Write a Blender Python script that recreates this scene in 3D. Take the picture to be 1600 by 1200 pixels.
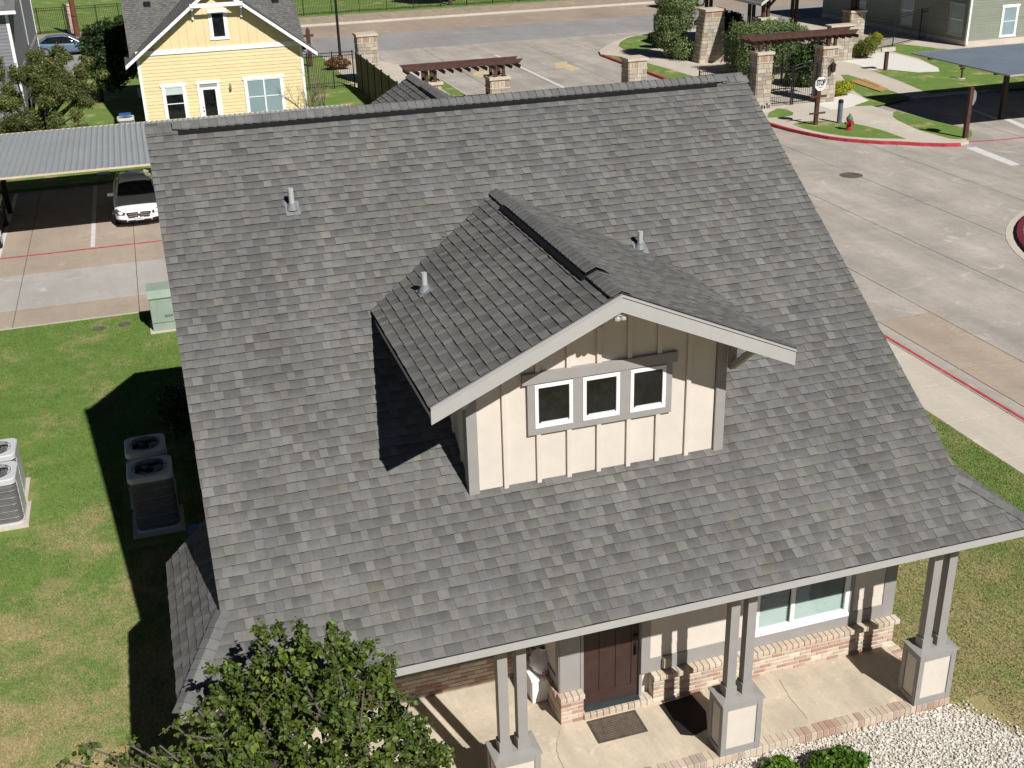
import bpy, bmesh, math, random
import numpy as np
from mathutils import Vector, Matrix
random.seed(7); rng = np.random.default_rng(11)
for o in list(bpy.data.objects): bpy.data.objects.remove(o)
SC = bpy.context.scene; COL = SC.collection

# ------------------------------------------------------------ camera, sky, sun
F, PIT, ROL, YAW = 1795.07, 0.42937, 0.02954, 0.29853
CAM = np.array([-6.5827, -11.569, 12.0669])
_f = np.array([math.sin(YAW)*math.cos(PIT), math.cos(YAW)*math.cos(PIT), -math.sin(PIT)])
_r = np.array([math.cos(YAW), -math.sin(YAW), 0.0]); _d = np.cross(_f, _r)
_r2 = _r*math.cos(ROL)+_d*math.sin(ROL); _d2 = -_r*math.sin(ROL)+_d*math.cos(ROL)
CM = np.array([_r2, _d2, _f])
cd = bpy.data.cameras.new('camera'); cam = bpy.data.objects.new('camera', cd); COL.objects.link(cam)
cd.sensor_width = 36; cd.lens = F/1600*36; cd.clip_start = .1; cd.clip_end = 2000
cam.matrix_world = Matrix(((_r2[0], -_d2[0], -_f[0], CAM[0]), (_r2[1], -_d2[1], -_f[1], CAM[1]), (_r2[2], -_d2[2], -_f[2], CAM[2]), (0, 0, 0, 1)))
SC.camera = cam
SC.render.resolution_x = 1024; SC.render.resolution_y = 768
SUN = np.array([-.2864, 1, -.9668]); SUN = SUN/np.linalg.norm(SUN)      # direction the light travels
el = math.asin(-SUN[2]); az = math.atan2(-SUN[0], -SUN[1])               # towards the sun, from +y clockwise
w = bpy.data.worlds.new('World'); SC.world = w; w.use_nodes = True
nt = w.node_tree; bg = nt.nodes['Background']; sky = nt.nodes.new('ShaderNodeTexSky'); sky.sky_type = 'NISHITA'
sky.sun_disc = False; sky.sun_elevation = el; sky.sun_rotation = az; sky.altitude = 1500; sky.air_density = .3; sky.dust_density = .05; sky.ozone_density = 1.0
nt.links.new(sky.outputs[0], bg.inputs[0]); bg.inputs[1].default_value = .05
sd = bpy.data.lights.new('sun', 'SUN'); sd.energy = 5.0; sd.angle = math.radians(.53); sd.color = (1, .975, .94)
so = bpy.data.objects.new('sun', sd); COL.objects.link(so); so.rotation_euler = Vector(SUN).to_track_quat('-Z', 'Y').to_euler(); so.location = (10, -20, 30)
SC.view_settings.view_transform = 'Standard'; SC.view_settings.look = 'None'; SC.view_settings.exposure = .2; SC.view_settings.gamma = 1

# ------------------------------------------------------------ pixel helpers (a direction; distance comes from the surface touched)
GZ, RZ = -.15, -.27
def ray(u, v): return CM.T @ np.array([(u-800)/F, (v-600)/F, 1.0])
def g(u, v, z=GZ): r = ray(u, v); return CAM+r*(z-CAM[2])/r[2]
def onY(u, v, y): r = ray(u, v); return CAM+r*(y-CAM[1])/r[1]

# ------------------------------------------------------------ mesh helpers
ORG = {}
class MB:
    def __init__(s): s.v = []; s.f = []; s.c = []
    def add(s, vs, fs, col=None):
        n = len(s.v); s.v += [tuple(map(float, p)) for p in vs]; s.f += [tuple(i+n for i in f) for f in fs]
        s.c += [col or (1, 1, 1)]*len(vs); return s
    def box(s, lo, hi, col=None):
        x0, y0, z0 = lo; x1, y1, z1 = hi
        return s.add([(x0,y0,z0),(x1,y0,z0),(x1,y1,z0),(x0,y1,z0),(x0,y0,z1),(x1,y0,z1),(x1,y1,z1),(x0,y1,z1)],
            [(3,2,1,0),(4,5,6,7),(0,1,5,4),(1,2,6,5),(2,3,7,6),(3,0,4,7)], col)
    def obox(s, c, u, v, w_, col=None):      # centre + three half-axes
        c, u, v, w_ = map(np.asarray, (c, u, v, w_))
        P = [c+a*u+b*v+d*w_ for d in (-1, 1) for a, b in ((-1,-1),(1,-1),(1,1),(-1,1))]
        return s.add(P, [(3,2,1,0),(4,5,6,7),(0,1,5,4),(1,2,6,5),(2,3,7,6),(3,0,4,7)], col)
    def beam(s, a, b, w_, h, up=(0, 0, 1), col=None):
        a, b = np.asarray(a, float), np.asarray(b, float); d = b-a; L = np.linalg.norm(d); d = d/L
        sd_ = np.cross(d, up); sd_ = sd_/np.linalg.norm(sd_); u = np.cross(sd_, d)
        return s.obox((a+b)/2, d*L/2, sd_*w_/2, u*h/2, col)
    def tube(s, pts, r, n=8, cap=True, col=None):
        pts = [np.asarray(p, float) for p in pts]; rs = r if hasattr(r, '__len__') else [r]*len(pts)
        vs = []; fs = []
        for i, p in enumerate(pts):
            d = pts[min(i+1, len(pts)-1)]-pts[max(i-1, 0)]; d = d/(np.linalg.norm(d)+1e-9)
            a = np.cross(d, (0, 0, 1)) if abs(d[2]) < .9 else np.cross(d, (1, 0, 0)); a = a/np.linalg.norm(a); b = np.cross(d, a)
            for k in range(n): t = 2*math.pi*k/n; vs.append(p+rs[i]*(math.cos(t)*a+math.sin(t)*b))
        for i in range(len(pts)-1):
            for k in range(n): fs.append((i*n+k, i*n+(k+1) % n, (i+1)*n+(k+1) % n, (i+1)*n+k))
        if cap: fs += [tuple(range(n)), tuple(reversed(range((len(pts)-1)*n, len(pts)*n)))]
        return s.add(vs, fs, col)
    def lathe(s, c, prof, n=16, col=None):   # profile [(r,z)] about a vertical axis
        vs = []; fs = []
        for r, z in prof:
            for k in range(n): t = 2*math.pi*k/n; vs.append((c[0]+r*math.cos(t), c[1]+r*math.sin(t), c[2]+z))
        for i in range(len(prof)-1):
            for k in range(n): fs.append((i*n+k, i*n+(k+1) % n, (i+1)*n+(k+1) % n, (i+1)*n+k))
        fs += [tuple(reversed(range(n))), tuple(range((len(prof)-1)*n, len(prof)*n))]
        return s.add(vs, fs, col)
    def prism(s, poly, z0, z1, col=None):    # polygon in xy, extruded in z
        n = len(poly); a = sum(poly[i][0]*poly[(i+1) % n][1]-poly[(i+1) % n][0]*poly[i][1] for i in range(n))
        if a < 0: poly = poly[::-1]
        vs = [(p[0], p[1], z0) for p in poly]+[(p[0], p[1], z1) for p in poly]
        return s.add(vs, [tuple(reversed(range(n))), tuple(range(n, 2*n))]+[(i, (i+1) % n, n+(i+1) % n, n+i) for i in range(n)], col)
    def prismy(s, poly, y0, y1, col=None):   # polygon in xz, extruded in y
        n = len(poly); vs = [(p[0], y0, p[1]) for p in poly]+[(p[0], y1, p[1]) for p in poly]
        return s.add(vs, [tuple(range(n)), tuple(reversed(range(n, 2*n)))]+[(i, n+i, n+(i+1) % n, (i+1) % n) for i in range(n)], col)
    def prismx(s, poly, x0, x1, col=None):   # polygon in yz, extruded in x
        n = len(poly); vs = [(x0, p[0], p[1]) for p in poly]+[(x1, p[0], p[1]) for p in poly]
        return s.add(vs, [tuple(reversed(range(n))), tuple(range(n, 2*n))]+[(i, (i+1) % n, n+(i+1) % n, n+i) for i in range(n)], col)
    def mesh(s, name, org=(0, 0, 0), m=None, smooth=False):
        me = bpy.data.meshes.new(name); V = np.array(s.v, float).reshape(-1, 3)-np.asarray(org, float)
        me.from_pydata(V.tolist(), [], s.f)
        if s.v:
            a = me.attributes.new('tone', 'FLOAT_COLOR', 'POINT'); buf = np.ones((len(s.v), 4), np.float32); buf[:, :3] = np.array(s.c, np.float32); a.data.foreach_set('color', buf.ravel())
        if m: me.materials.append(m)
        if smooth: me.polygons.foreach_set('use_smooth', [True]*len(me.polygons))
        me.update(); return me
    def build(s, name, m, parent=None, smooth=False, bevel=0, org=None, fix=True):
        if org is None: org = ORG[parent.name] if parent else (0, 0, 0)
        me = s.mesh(name, org, m, smooth)
        if bevel or fix:
            bm = bmesh.new(); bm.from_mesh(me)
            if fix: bmesh.ops.recalc_face_normals(bm, faces=bm.faces)
            if bevel:
                ed = [e for e in bm.edges if len(e.link_faces) == 2 and e.calc_face_angle(0) > .5]
                bmesh.ops.bevel(bm, geom=ed, offset=bevel, segments=2, affect='EDGES', profile=.6, clamp_overlap=True)
            bm.to_mesh(me); bm.free(); me.update()
        return link(name, me, parent, org)
def link(name, me, parent=None, org=(0, 0, 0)):
    o = bpy.data.objects.new(name, me); COL.objects.link(o)
    if parent:
        o.parent = parent; o.location = Vector(org)-Vector(ORG[parent.name]); ORG[o.name] = tuple(org)
    else: o.location = Vector(org); ORG[o.name] = tuple(org)
    return o
def tag(o, label=None, cat=None, group=None, kind=None):
    for k, x in (('label', label), ('category', cat), ('group', group), ('kind', kind)):
        if x: o[k] = x
    return o
def thing(name, loc, label, cat, group=None):
    o = bpy.data.objects.new(name, None); COL.objects.link(o); o.empty_display_size = .2; o.location = loc; ORG[o.name] = tuple(map(float, loc))
    return tag(o, label, cat, group)
def part(name, parent, m, fn, **k):
    b = MB(); fn(b); return b.build(name, m, parent, **k)
def bx(name, parent, m, lo, hi, bevel=0):
    return MB().box(lo, hi).build(name, m, parent, bevel=bevel)
def struct(name, m, fn, **k): return tag(part(name, None, m, fn, **k), kind='structure')
def npmesh(name, V, Fc, m, org=(0, 0, 0), parent=None, tone=None, smooth=False):
    """fast mesh from numpy: V (n,3), Fc (k,3|4)"""
    me = bpy.data.meshes.new(name); V = np.asarray(V, np.float32)-np.asarray(org, np.float32); k = Fc.shape[1]
    me.vertices.add(len(V)); me.vertices.foreach_set('co', V.ravel())
    me.loops.add(Fc.size); me.loops.foreach_set('vertex_index', Fc.astype(np.int32).ravel())
    me.polygons.add(len(Fc)); me.polygons.foreach_set('loop_start', np.arange(0, Fc.size, k, dtype=np.int32))
    me.update(calc_edges=True)
    if tone is not None:
        a = me.attributes.new('tone', 'FLOAT_COLOR', 'POINT'); buf = np.ones((len(V), 4), np.float32); buf[:, :3] = tone if tone.ndim == 2 else tone[:, None]; a.data.foreach_set('color', buf.ravel())
    me.materials.append(m)
    if smooth: me.polygons.foreach_set('use_smooth', np.ones(len(Fc), bool))
    return link(name, me, parent, org)

# ------------------------------------------------------------ materials
MATS = {}
class N:
    def __init__(s, name):
        s.m = bpy.data.materials.new(name); s.m.use_nodes = True; s.t = s.m.node_tree; s.b = s.t.nodes['Principled BSDF']
        s.geo = s.t.nodes.new('ShaderNodeNewGeometry'); MATS[name] = s.m
    def n(s, ty, **k):
        x = s.t.nodes.new('ShaderNode'+ty)
        for a, v in k.items(): setattr(x, a, v)
        return x
    def L(s, a, b): s.t.links.new(a, b)
    def noise(s, scale, detail=4, rough=.6, vec=None, dist=0):
        x = s.n('TexNoise'); x.inputs['Scale'].default_value = scale; x.inputs['Detail'].default_value = detail; x.inputs['Roughness'].default_value = rough; x.inputs['Distortion'].default_value = dist
        s.L(vec or s.geo.outputs['Position'], x.inputs['Vector']); return x.outputs['Fac']
    def ramp(s, f, a, b, ca=(0, 0, 0, 1), cb=(1, 1, 1, 1)):
        r = s.n('ValToRGB'); r.color_ramp.elements[0].position = a; r.color_ramp.elements[1].position = b
        r.color_ramp.elements[0].color = ca if len(ca) == 4 else (*ca, 1); r.color_ramp.elements[1].color = cb if len(cb) == 4 else (*cb, 1)
        s.L(f, r.inputs[0]); return r.outputs[0]
    def mix(s, f, a, b, mode='MIX'):
        x = s.n('Mix', data_type='RGBA', blend_type=mode)
        for i, v in ((0, f), (6, a), (7, b)):
            if hasattr(v, 'node'): s.L(v, x.inputs[i])
            elif i == 0: x.inputs[0].default_value = v
            else: x.inputs[i].default_value = (*v, 1) if len(v) == 3 else v
        return x.outputs[2]
    def bump(s, h, strength=.3, dist=.01):
        x = s.n('Bump'); x.inputs['Strength'].default_value = strength; x.inputs['Distance'].default_value = dist; s.L(h, x.inputs['Height']); s.L(x.outputs[0], s.b.inputs['Normal']); return x
    def done(s, col, rough=.7, metal=0, spec=.3):
        if hasattr(col, 'node'): s.L(col, s.b.inputs['Base Color'])
        else: s.b.inputs['Base Color'].default_value = (*col, 1)
        if hasattr(rough, 'node'): s.L(rough, s.b.inputs['Roughness'])
        else: s.b.inputs['Roughness'].default_value = rough
        s.b.inputs['Metallic'].default_value = metal; s.b.inputs['Specular IOR Level'].default_value = spec
        return s.m
    def tone(s): a = s.n('Attribute'); a.attribute_name = 'tone'; return a.outputs['Color']
def paint(name, col, rough=.6, var=.12, scale=1.5, bump=0, bs=80, metal=0, spec=.3, tone=False, dirt=0):
    s = N(name); k = s.noise(scale, 6, .65)
    c = s.mix(s.ramp(k, .3, .7), tuple(x*(1-var) for x in col), tuple(min(1, x*(1+var)) for x in col))
    if dirt: c = s.mix(s.ramp(s.noise(scale*3.1, 8, .7), .58, .75), c, tuple(x*(1-dirt) for x in col))
    if tone: c = s.mix(1, c, s.tone(), 'MULTIPLY')
    if bump: s.bump(s.noise(bs, 5, .7), bump, .004)
    return s.done(c, rough, metal, spec)
TRIM = paint('grey_trim_paint', (.30, .285, .27), .55, .06, 3, .15, 60, dirt=.12)
FASCIA = paint('pale_grey_fascia_paint', (.385, .378, .365), .5, .05, 2, .1, 40, dirt=.1)
CREAM = paint('cream_siding_paint', (.62, .56, .485), .65, .05, 2.5, .2, 90, dirt=.08, tone=True)
WHITE = paint('white_paint', (.8, .8, .79), .4, .03, 3)
YELLOW = paint('pale_yellow_siding_paint', (.70, .575, .33), .6, .05, 1.2, .1, 60, tone=True, dirt=.06)
GREENS = paint('sage_green_siding_paint', (.22, .24, .19), .65, .06, 1.5, .1, 60, tone=True)
GREYS = paint('blue_grey_siding_paint', (.20, .20, .215), .6, .06, 1.5, .1, 60, tone=True)
BLACK = paint('black_iron', (.012, .012, .013), .45, .2, 6)
BLACKP = paint('black_plastic', (.006, .006, .007), .6, .2, 6)
DARKST = paint('dark_brown_steel', (.03, .022, .018), .5, .2, 3)
RUSTW = paint('stained_brown_wood', (.075, .036, .026), .65, .35, 5, .3, 40, tone=True)
REDP = paint('faded_red_kerb_paint', (.45, .05, .065), .6, .35, 3.5, .2, 40, dirt=.5)
WLINE = paint('white_road_paint', (.62, .60, .57), .7, .1, 4, .2, 60, dirt=.3)
ALU = paint('galvanised_metal', (.42, .44, .44), .38, .12, 4, metal=.7, spec=.5)
ACM = paint('beige_metal_cabinet', (.52, .53, .53), .45, .05, 4)
ACL = paint('louvred_grey_metal', (.16, .155, .145), .5, .15, 8)
GREENB = paint('pale_green_cabinet_paint', (.27, .33, .27), .5, .1, 3, dirt=.2)
RUBBER = paint('tyre_rubber', (.014, .014, .015), .75, .2, 8)
BARK = paint('grey_brown_bark', (.11, .092, .075), .85, .4, 12, .8, 60)
BARKD = paint('dark_bark', (.05, .04, .032), .85, .4, 12, .8, 60)
MORTAR = paint('pale_mortar', (.64, .575, .48), .85, .12, 8, .5, 90)
BRICKM = paint('tumbled_brick', (1, 1, 1), .8, .14, 14, .7, 70, tone=True, dirt=.12)
STONEM = paint('buff_limestone', (1, 1, 1), .85, .2, 5, .8, 30, tone=True, dirt=.22)
PLYW = paint('plywood_sheet', (.42, .26, .10), .6, .15, 4)
ROCKM = paint('white_gravel_stone', (.62, .60, .57), .8, .12, 30, .3, 90, tone=True)
MATR = paint('brown_rubber_mat', (.085, .068, .052), .8, .3, 9, .4, 60)
MATD = paint('black_fabric_mat', (.012, .011, .011), .85, .2, 9)
BLUEB = paint('blue_bin_plastic', (.03, .10, .30), .45, .1, 4)
TEALB = paint('teal_bin_plastic', (.04, .26, .30), .45, .1, 4)
BLIND = paint('pale_blind_slat', (.50, .56, .53), .5, .05, 4)
BONNET = paint('hydrant_green_paint', (.05, .16, .09), .5, .2, 8)
FLASH = paint('weathered_flashing', (.19, .195, .20), .5, .15, 8)
PIPEG = paint('grey_vent_pipe', (.40, .41, .40), .5, .1, 8)
HYDR = paint('hydrant_red_paint', (.36, .03, .035), .45, .15, 8)
BLKPT = paint('blue_grey_post', (.10, .13, .16), .6, .15, 5)
def glass(name, col, rough=.04, a=.35):
    s = N(name); out = s.t.nodes['Material Output']
    gl = s.n('BsdfGlossy'); gl.inputs['Roughness'].default_value = rough; gl.inputs['Color'].default_value = (.9, .95, 1, 1)
    tr = s.n('BsdfTransparent'); tr.inputs['Color'].default_value = (*col, 1)
    lw = s.n('LayerWeight'); lw.inputs['Blend'].default_value = .5; fr = s.n('MapRange'); fr.inputs[1].default_value = .35; fr.inputs[2].default_value = 1; fr.inputs[3].default_value = .05; fr.inputs[4].default_value = .6; s.L(lw.outputs['Facing'], fr.inputs[0]); mx = s.n('MixShader'); s.L(fr.outputs[0], mx.inputs[0]); s.L(tr.outputs[0], mx.inputs[1]); s.L(gl.outputs[0], mx.inputs[2])
    s.L(mx.outputs[0], out.inputs['Surface']); return s.m
GLASS = glass('window_glass', (.94, .97, .96))
DGLASS = paint('dark_window_glass', (.010, .011, .012), .06, .8, 5, .06, 3, spec=.5)
PGLASS = paint('glass_painted_reflection', (.22, .30, .32), .12, .12, .8, spec=.5)  # pale base colour stands in for a reflection in the panes
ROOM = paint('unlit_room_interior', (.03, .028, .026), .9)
def shingle_mat():
    s = N('laminated_asphalt_shingle')
    c = s.mix(1, (.150, .1465, .140), s.tone(), 'MULTIPLY')
    gr = s.noise(330, 3, .8); c = s.mix(1, c, s.ramp(gr, .25, .75, (.62, .62, .62), (1.38, 1.37, 1.35)), 'MULTIPLY')
    c = s.mix(1, c, s.ramp(s.noise(.7, 7, .68), .3, .72, (.86, .86, .87), (1.10, 1.10, 1.09)), 'MULTIPLY')
    c = s.mix(1, c, s.ramp(s.noise(9, 5, .7), .3, .72, (.88, .88, .88), (1.1, 1.1, 1.1)), 'MULTIPLY')
    vm = s.n('VectorMath', operation='MULTIPLY'); vm.inputs[1].default_value = (2.2, .22, .22); s.L(s.geo.outputs['Position'], vm.inputs[0]); c = s.mix(1, c, s.ramp(s.noise(1, 5, .7, vec=vm.outputs[0]), .3, .72, (.84, .84, .85), (1.10, 1.10, 1.09)), 'MULTIPLY')
    s.bump(gr, .5, .004); return s.done(c, .9, 0, .15)
SHING = shingle_mat()
def concrete(name, col, stain=.3, sc=1.0, red=(0, 0, 0), speck=.12):
    s = N(name); vm = s.n('VectorMath', operation='MULTIPLY'); vm.inputs[1].default_value = (.75*sc, .10*sc, 1); s.L(s.geo.outputs['Position'], vm.inputs[0]); a = s.mix(s.ramp(s.noise(.35*sc, 7, .68, dist=.4), .32, .7), tuple(x*(1-stain) for x in col), col)
    a = s.mix(s.ramp(s.noise(1.7*sc, 8, .75), .5, .78), a, tuple(x*(1-stain*.9) for x in col))
    a = s.mix(s.ramp(s.noise(.8*sc, 5, .6, dist=1.2), .60, .74), a, tuple(min(1, x*1.16) for x in col))
    a = s.mix(1, a, s.ramp(s.noise(1, 6, .65, vec=vm.outputs[0], dist=.3), .34, .68, (1-stain*.75, 1-stain*.72, 1-stain*.66), (1.04, 1.04, 1.04)), 'MULTIPLY')
    a = s.mix(s.ramp(s.noise(2.6*sc, 3, .5), .70, .78), a, tuple(x*(1-stain*1.3) for x in col))
    fine = s.noise(70, 4, .8); a = s.mix(1, a, s.ramp(fine, .3, .72, (1-speck,)*3, (1+speck,)*3), 'MULTIPLY')
    a = s.mix(1, a, s.ramp(s.noise(7*sc, 6, .75), .3, .72, (.93, .93, .93), (1.05, 1.05, 1.05)), 'MULTIPLY')
    s.bump(fine, .35, .004); return s.done(a, .85, 0, .2)
CONC = concrete('tan_concrete', (.50, .445, .385), .3)
CONCG = concrete('grey_concrete', (.48, .445, .41), .18)
CONCB = concrete('brown_exposed_aggregate', (.45, .365, .285), .2, 1, speck=.3)
CONCW = concrete('pale_sidewalk_concrete', (.57, .505, .42), .12)
CONCP = concrete('stained_porch_concrete', (.70, .595, .45), .30, 2.2)
ASPH = concrete('weathered_grey_asphalt', (.33, .315, .30), .16, .5, speck=.25)
ASPT = concrete('tan_dusty_asphalt', (.41, .325, .25), .2, .4, speck=.2)
DIRT = concrete('beige_dirt_verge', (.46, .37, .27), .3, 3, speck=.3)
def grass_mat(name, dry, bias, wid=.2):
    s = N(name); mid = s.noise(1.3, 9, .74); fine = s.noise(26, 4, .75)
    gcol = s.mix(s.ramp(mid, .36, .66), (.062, .135, .024), (.14, .22, .052))
    gcol = s.mix(s.ramp(fine, .32, .7), gcol, (.185, .26, .068))
    y = s.n('SeparateXYZ'); s.L(s.geo.outputs['Position'], y.inputs[0])
    mp = s.n('MapRange'); mp.inputs[1].default_value = bias[0]; mp.inputs[2].default_value = bias[1]; mp.inputs[3].default_value = 0; mp.inputs[4].default_value = .26; s.L(y.outputs[bias[2]], mp.inputs[0])
    ad = s.n('Math', operation='ADD'); s.L(s.noise(.6, 9, .76, dist=.12), ad.inputs[0]); s.L(mp.outputs[0], ad.inputs[1])
    ad2 = s.n('Math', operation='MULTIPLY_ADD'); s.L(fine, ad2.inputs[0]); ad2.inputs[1].default_value = .24; s.L(ad.outputs[0], ad2.inputs[2])
    dcol = s.mix(s.ramp(fine, .35, .68), (.29, .215, .11), (.50, .41, .215))
    c = s.mix(s.ramp(ad2.outputs[0], dry, dry+wid), gcol, dcol)
    c = s.mix(1, c, s.ramp(s.noise(110, 3, .8), .25, .75, (.6, .6, .6), (1.4, 1.4, 1.4)), 'MULTIPLY')
    s.bump(s.noise(60, 4, .8), .6, .02); return s.done(c, .9, 0, .1)
GRASS = grass_mat('lawn_grass', .66, (14, -2, 1))
GRASSR = grass_mat('drying_lawn_grass', .54, (9.5, 3, 0), .42)
GRASSF = grass_mat('irrigated_lawn_grass', .92, (500, 400, 1))
def leaf_mat(name, ca, cb, trans=.25):
    s = N(name); c = s.mix(s.ramp(s.noise(2.2, 4, .6), .35, .65), ca, cb); c = s.mix(1, c, s.tone(), 'MULTIPLY')
    s.b.inputs['Subsurface Weight'].default_value = 0; m = s.done(c, .5, 0, .35)
    out = s.t.nodes['Material Output']; tl = s.n('BsdfTranslucent'); s.L(s.mix(1, c, (1.3, 1.5, .6), 'MULTIPLY'), tl.inputs[0])
    mx = s.n('MixShader'); mx.inputs[0].default_value = trans; s.L(s.b.outputs[0], mx.inputs[1]); s.L(tl.outputs[0], mx.inputs[2]); s.L(mx.outputs[0], out.inputs['Surface']); return m
LEAFT = leaf_mat('redbud_leaf', (.046, .078, .012), (.092, .132, .024), .25)
LEAFC = leaf_mat('olive_cedar_leaf', (.085, .115, .032), (.165, .175, .055), .25)
LEAFD = leaf_mat('dark_green_leaf', (.022, .045, .012), (.05, .085, .02), .2)
LEAFH = leaf_mat('sage_hedge_leaf', (.11, .165, .055), (.23, .29, .13), .2)
LEAFY = leaf_mat('yellow_green_shrub_leaf', (.26, .29, .02), (.42, .40, .03), .25)
LEAFB = leaf_mat('bright_boxwood_leaf', (.06, .14, .015), (.13, .25, .03), .25)
LEAFR = leaf_mat('rusty_dry_leaf', (.13, .06, .03), (.22, .11, .05), .1)
# ============================================================ THE SETTING
S = lambda n, m, fn, **k: struct(n, m, fn, **k)
S('ground', DIRT, lambda b: b.box((-700, -300, -1.2), (900, 900, RZ-.16)))
drive = S('driveway', paint('dirty_joint_filler', (.15, .125, .10), .9, .2, 3), lambda b: b.box((-60, -40, RZ-.12), (60, 72.2, RZ-.02)))
def slab(x0, x1, y0, y1, m, parent, gap=.013, z=RZ, th=.1):
    return MB().box((x0+gap, y0+gap*1.9, z-th), (x1-gap, y1-gap*1.9, z+random.uniform(-.0015, .0015))).build('slab', m, parent, org=((x0+x1)/2, (y0+y1)/2, z), fix=False)
for i in range(8):
    x0 = -15.0+i*3.65
    for y0, y1, m in ((22.95, 25.0, CONCB), (25.0, 28.55, CONCG), (28.55, 32.6, CONCB), (32.6, 36.5, CONCB), (36.5, 40.4, CONCB)): slab(x0, x0+3.65, y0, y1, m, drive)
XS = [14.25, 17.8, 21.03, 24.58, 28.15, 31.7, 35.2, 38.8, 42.4, 46.0]; YS = [-2, 2.0, 3.7, 7.3, 10.9, 14.57, 18.23, 21.8, 25.55, 29.2, 32.7, 36.3, 40.4, 43.4]
for a, b_ in zip(XS, XS[1:]):
    for c_, d_ in zip(YS, YS[1:]): slab(a, b_, c_, d_, CONC, drive)
for c_, d_ in zip(YS, YS[1:5+1]): slab(12.45, 14.25, c_, d_, CONCB, drive); slab(11.95, 12.45, c_, d_, CONC, drive)
for i in range(5):
    for j in range(8): slab(5.7+i*3.66, 5.7+(i+1)*3.66, 40.4+j*3.98, 40.4+(j+1)*3.98, CONC, drive)
for c_, d_ in ((14.57, 18.23), (18.23, 22.95)): slab(11.95, 14.25, c_, d_, CONC, drive)
for i in range(9): slab(24.0+i*4, 28.0+i*4, 61.0, 66.6, CONC, drive); slab(24.0+i*4, 28.0+i*4, 66.6, 72.2, CONC, drive)
for i in range(3): slab(-6+i*3.9, -2.1+i*3.9, 71.0, 72.2, CONC, drive)
S('road', ASPH, lambda b: b.box((-150, 72.2, RZ-.12), (200, 80.9, RZ-.004)))
S('road', ASPT, lambda b: b.box((-150, 80.9, RZ-.12), (200, 88.9, RZ-.002)))
S('road_edge_line', WLINE, lambda b: b.box((-150, 88.35, RZ-.01), (200, 88.55, RZ+.003)))
S('verge', DIRT, lambda b: b.box((-150, 88.9, RZ-.2), (200, 94.0, GZ)))
S('kerb', CONCW, lambda b: b.box((-150, 88.72, RZ-.2), (200, 88.9, GZ+.01)))
S('lawn', GRASSF, lambda b: b.box((-150, 94.0, -.6), (300, 330, GZ-.01)))
# the lawn round the house
S('lawn', GRASS, lambda b: b.box((-60, -40, -.6), (1.0, 22.95, GZ)))
S('lawn', GRASSR, lambda b: b.box((1.0, -40, -.6), (10.02, 22.95, GZ)))
S('lawn', GRASSF, lambda b: b.box((-60, 40.4, -.6), (5.62, 71.6, GZ)))
S('lawn_edging', CONCW, lambda b: b.box((-60, 22.95, -.6), (10.02, 23.04, GZ+.006)))
sw = S('sidewalk', CONC, lambda b: b.box((10.02, -40, -.6), (11.70, 22.95, GZ-.02)))
for i in range(14): slab(10.02, 11.70, -3.23+i*1.9, -3.23+(i+1)*1.9, CONCW, sw, z=GZ, th=.05)
S('kerb', CONC, lambda b: b.box((11.70, -40, -.6), (11.95, 22.95, GZ+.004)))
S('kerb_stripe', REDP, lambda b: b.box((11.76, -20, GZ), (11.85, 22.9, GZ+.009)))
# gate side raised pavement with its kerb
KP = [tuple(g(u, v)[:2]) for u, v in [(1200,190),(1221,196.5),(1242,202),(1270,208),(1297,213),(1325,216.5),(1352,218.6),(1380,220.3),(1407,221),(1440,223),(1475,224),(1500,223.6),(1514,220.5)]]
EB = [(23.2, 62.6), (23.2, 51.7), (23.05, 46)]+KP+[(29.35, 33.2), (29.4, 36), (29.4, 41.4), (60, 41.4), (60, 72), (45, 71.7), (32, 70.6), (28, 69.4), (25.3, 66.5), (23.7, 64.2)]
S('pavement', CONCW, lambda b: b.prism(EB, -.6, GZ))
def ribbon(b, pts, w_, z0, z1):
    P = [np.array(p[:2], float) for p in pts]; L = []; R = []
    for i, p in enumerate(P):
        d = P[min(i+1, len(P)-1)]-P[max(i-1, 0)]; d /= np.linalg.norm(d); n = np.array([d[1], -d[0]]); L.append(p); R.append(p-n*w_)
    for i in range(len(P)-1): b.prism([tuple(L[i]), tuple(L[i+1]), tuple(R[i+1]), tuple(R[i])], z0, z1)
def off(pts, d_): # shift a polyline outward a touch
    return [(p[0]+d_[0], p[1]+d_[1]) for p in pts]
S('kerb', REDP, lambda b: ribbon(b, off(KP[:12], (-.01, -.012)), -.17, RZ-.1, GZ+.012), fix=True)
S('kerb', REDP, lambda b: b.box((23.18, 49.0, RZ-.1), (23.34, 62.5, GZ+.012)))
S('kerb_stripe', REDP, lambda b: ribbon(b, [tuple(g(u, v, RZ)[:2]) for u, v in [(1512, 222.5), (1535, 221), (1560, 219.5), (1600, 215.5), (1700, 207)]], .14, RZ-.01, RZ+.005))
z2 = lambda x, y: tuple(g(1160+x/3.636, y/3.636)[:2])
def patch(name, m, pts, dz=.006, th=.02): return S(name, m, lambda b: b.prism(pts, GZ-th, GZ+dz))
patch('lawn', GRASSF, [z2(*p) for p in [(285,706),(330,692),(400,686),(480,688),(560,695),(640,703),(700,715),(780,736),(850,760),(930,789),(820,787),(700,783),(600,775),(500,763),(410,745),(330,725)]])
patch('lawn', GRASSF, [z2(*p) for p in [(855,662),(858,640),(880,628),(950,648),(1030,672),(1100,690),(1210,715),(1280,728),(1303,748),(1306,768),(1290,785),(1240,792),(1180,788),(1080,760),(1000,738),(930,706),(880,682)]])
patch('lawn', GRASSF, [z2(*p) for p in [(140,668),(150,640),(200,616),(250,620),(290,640),(285,655),(230,666)]])
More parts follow.
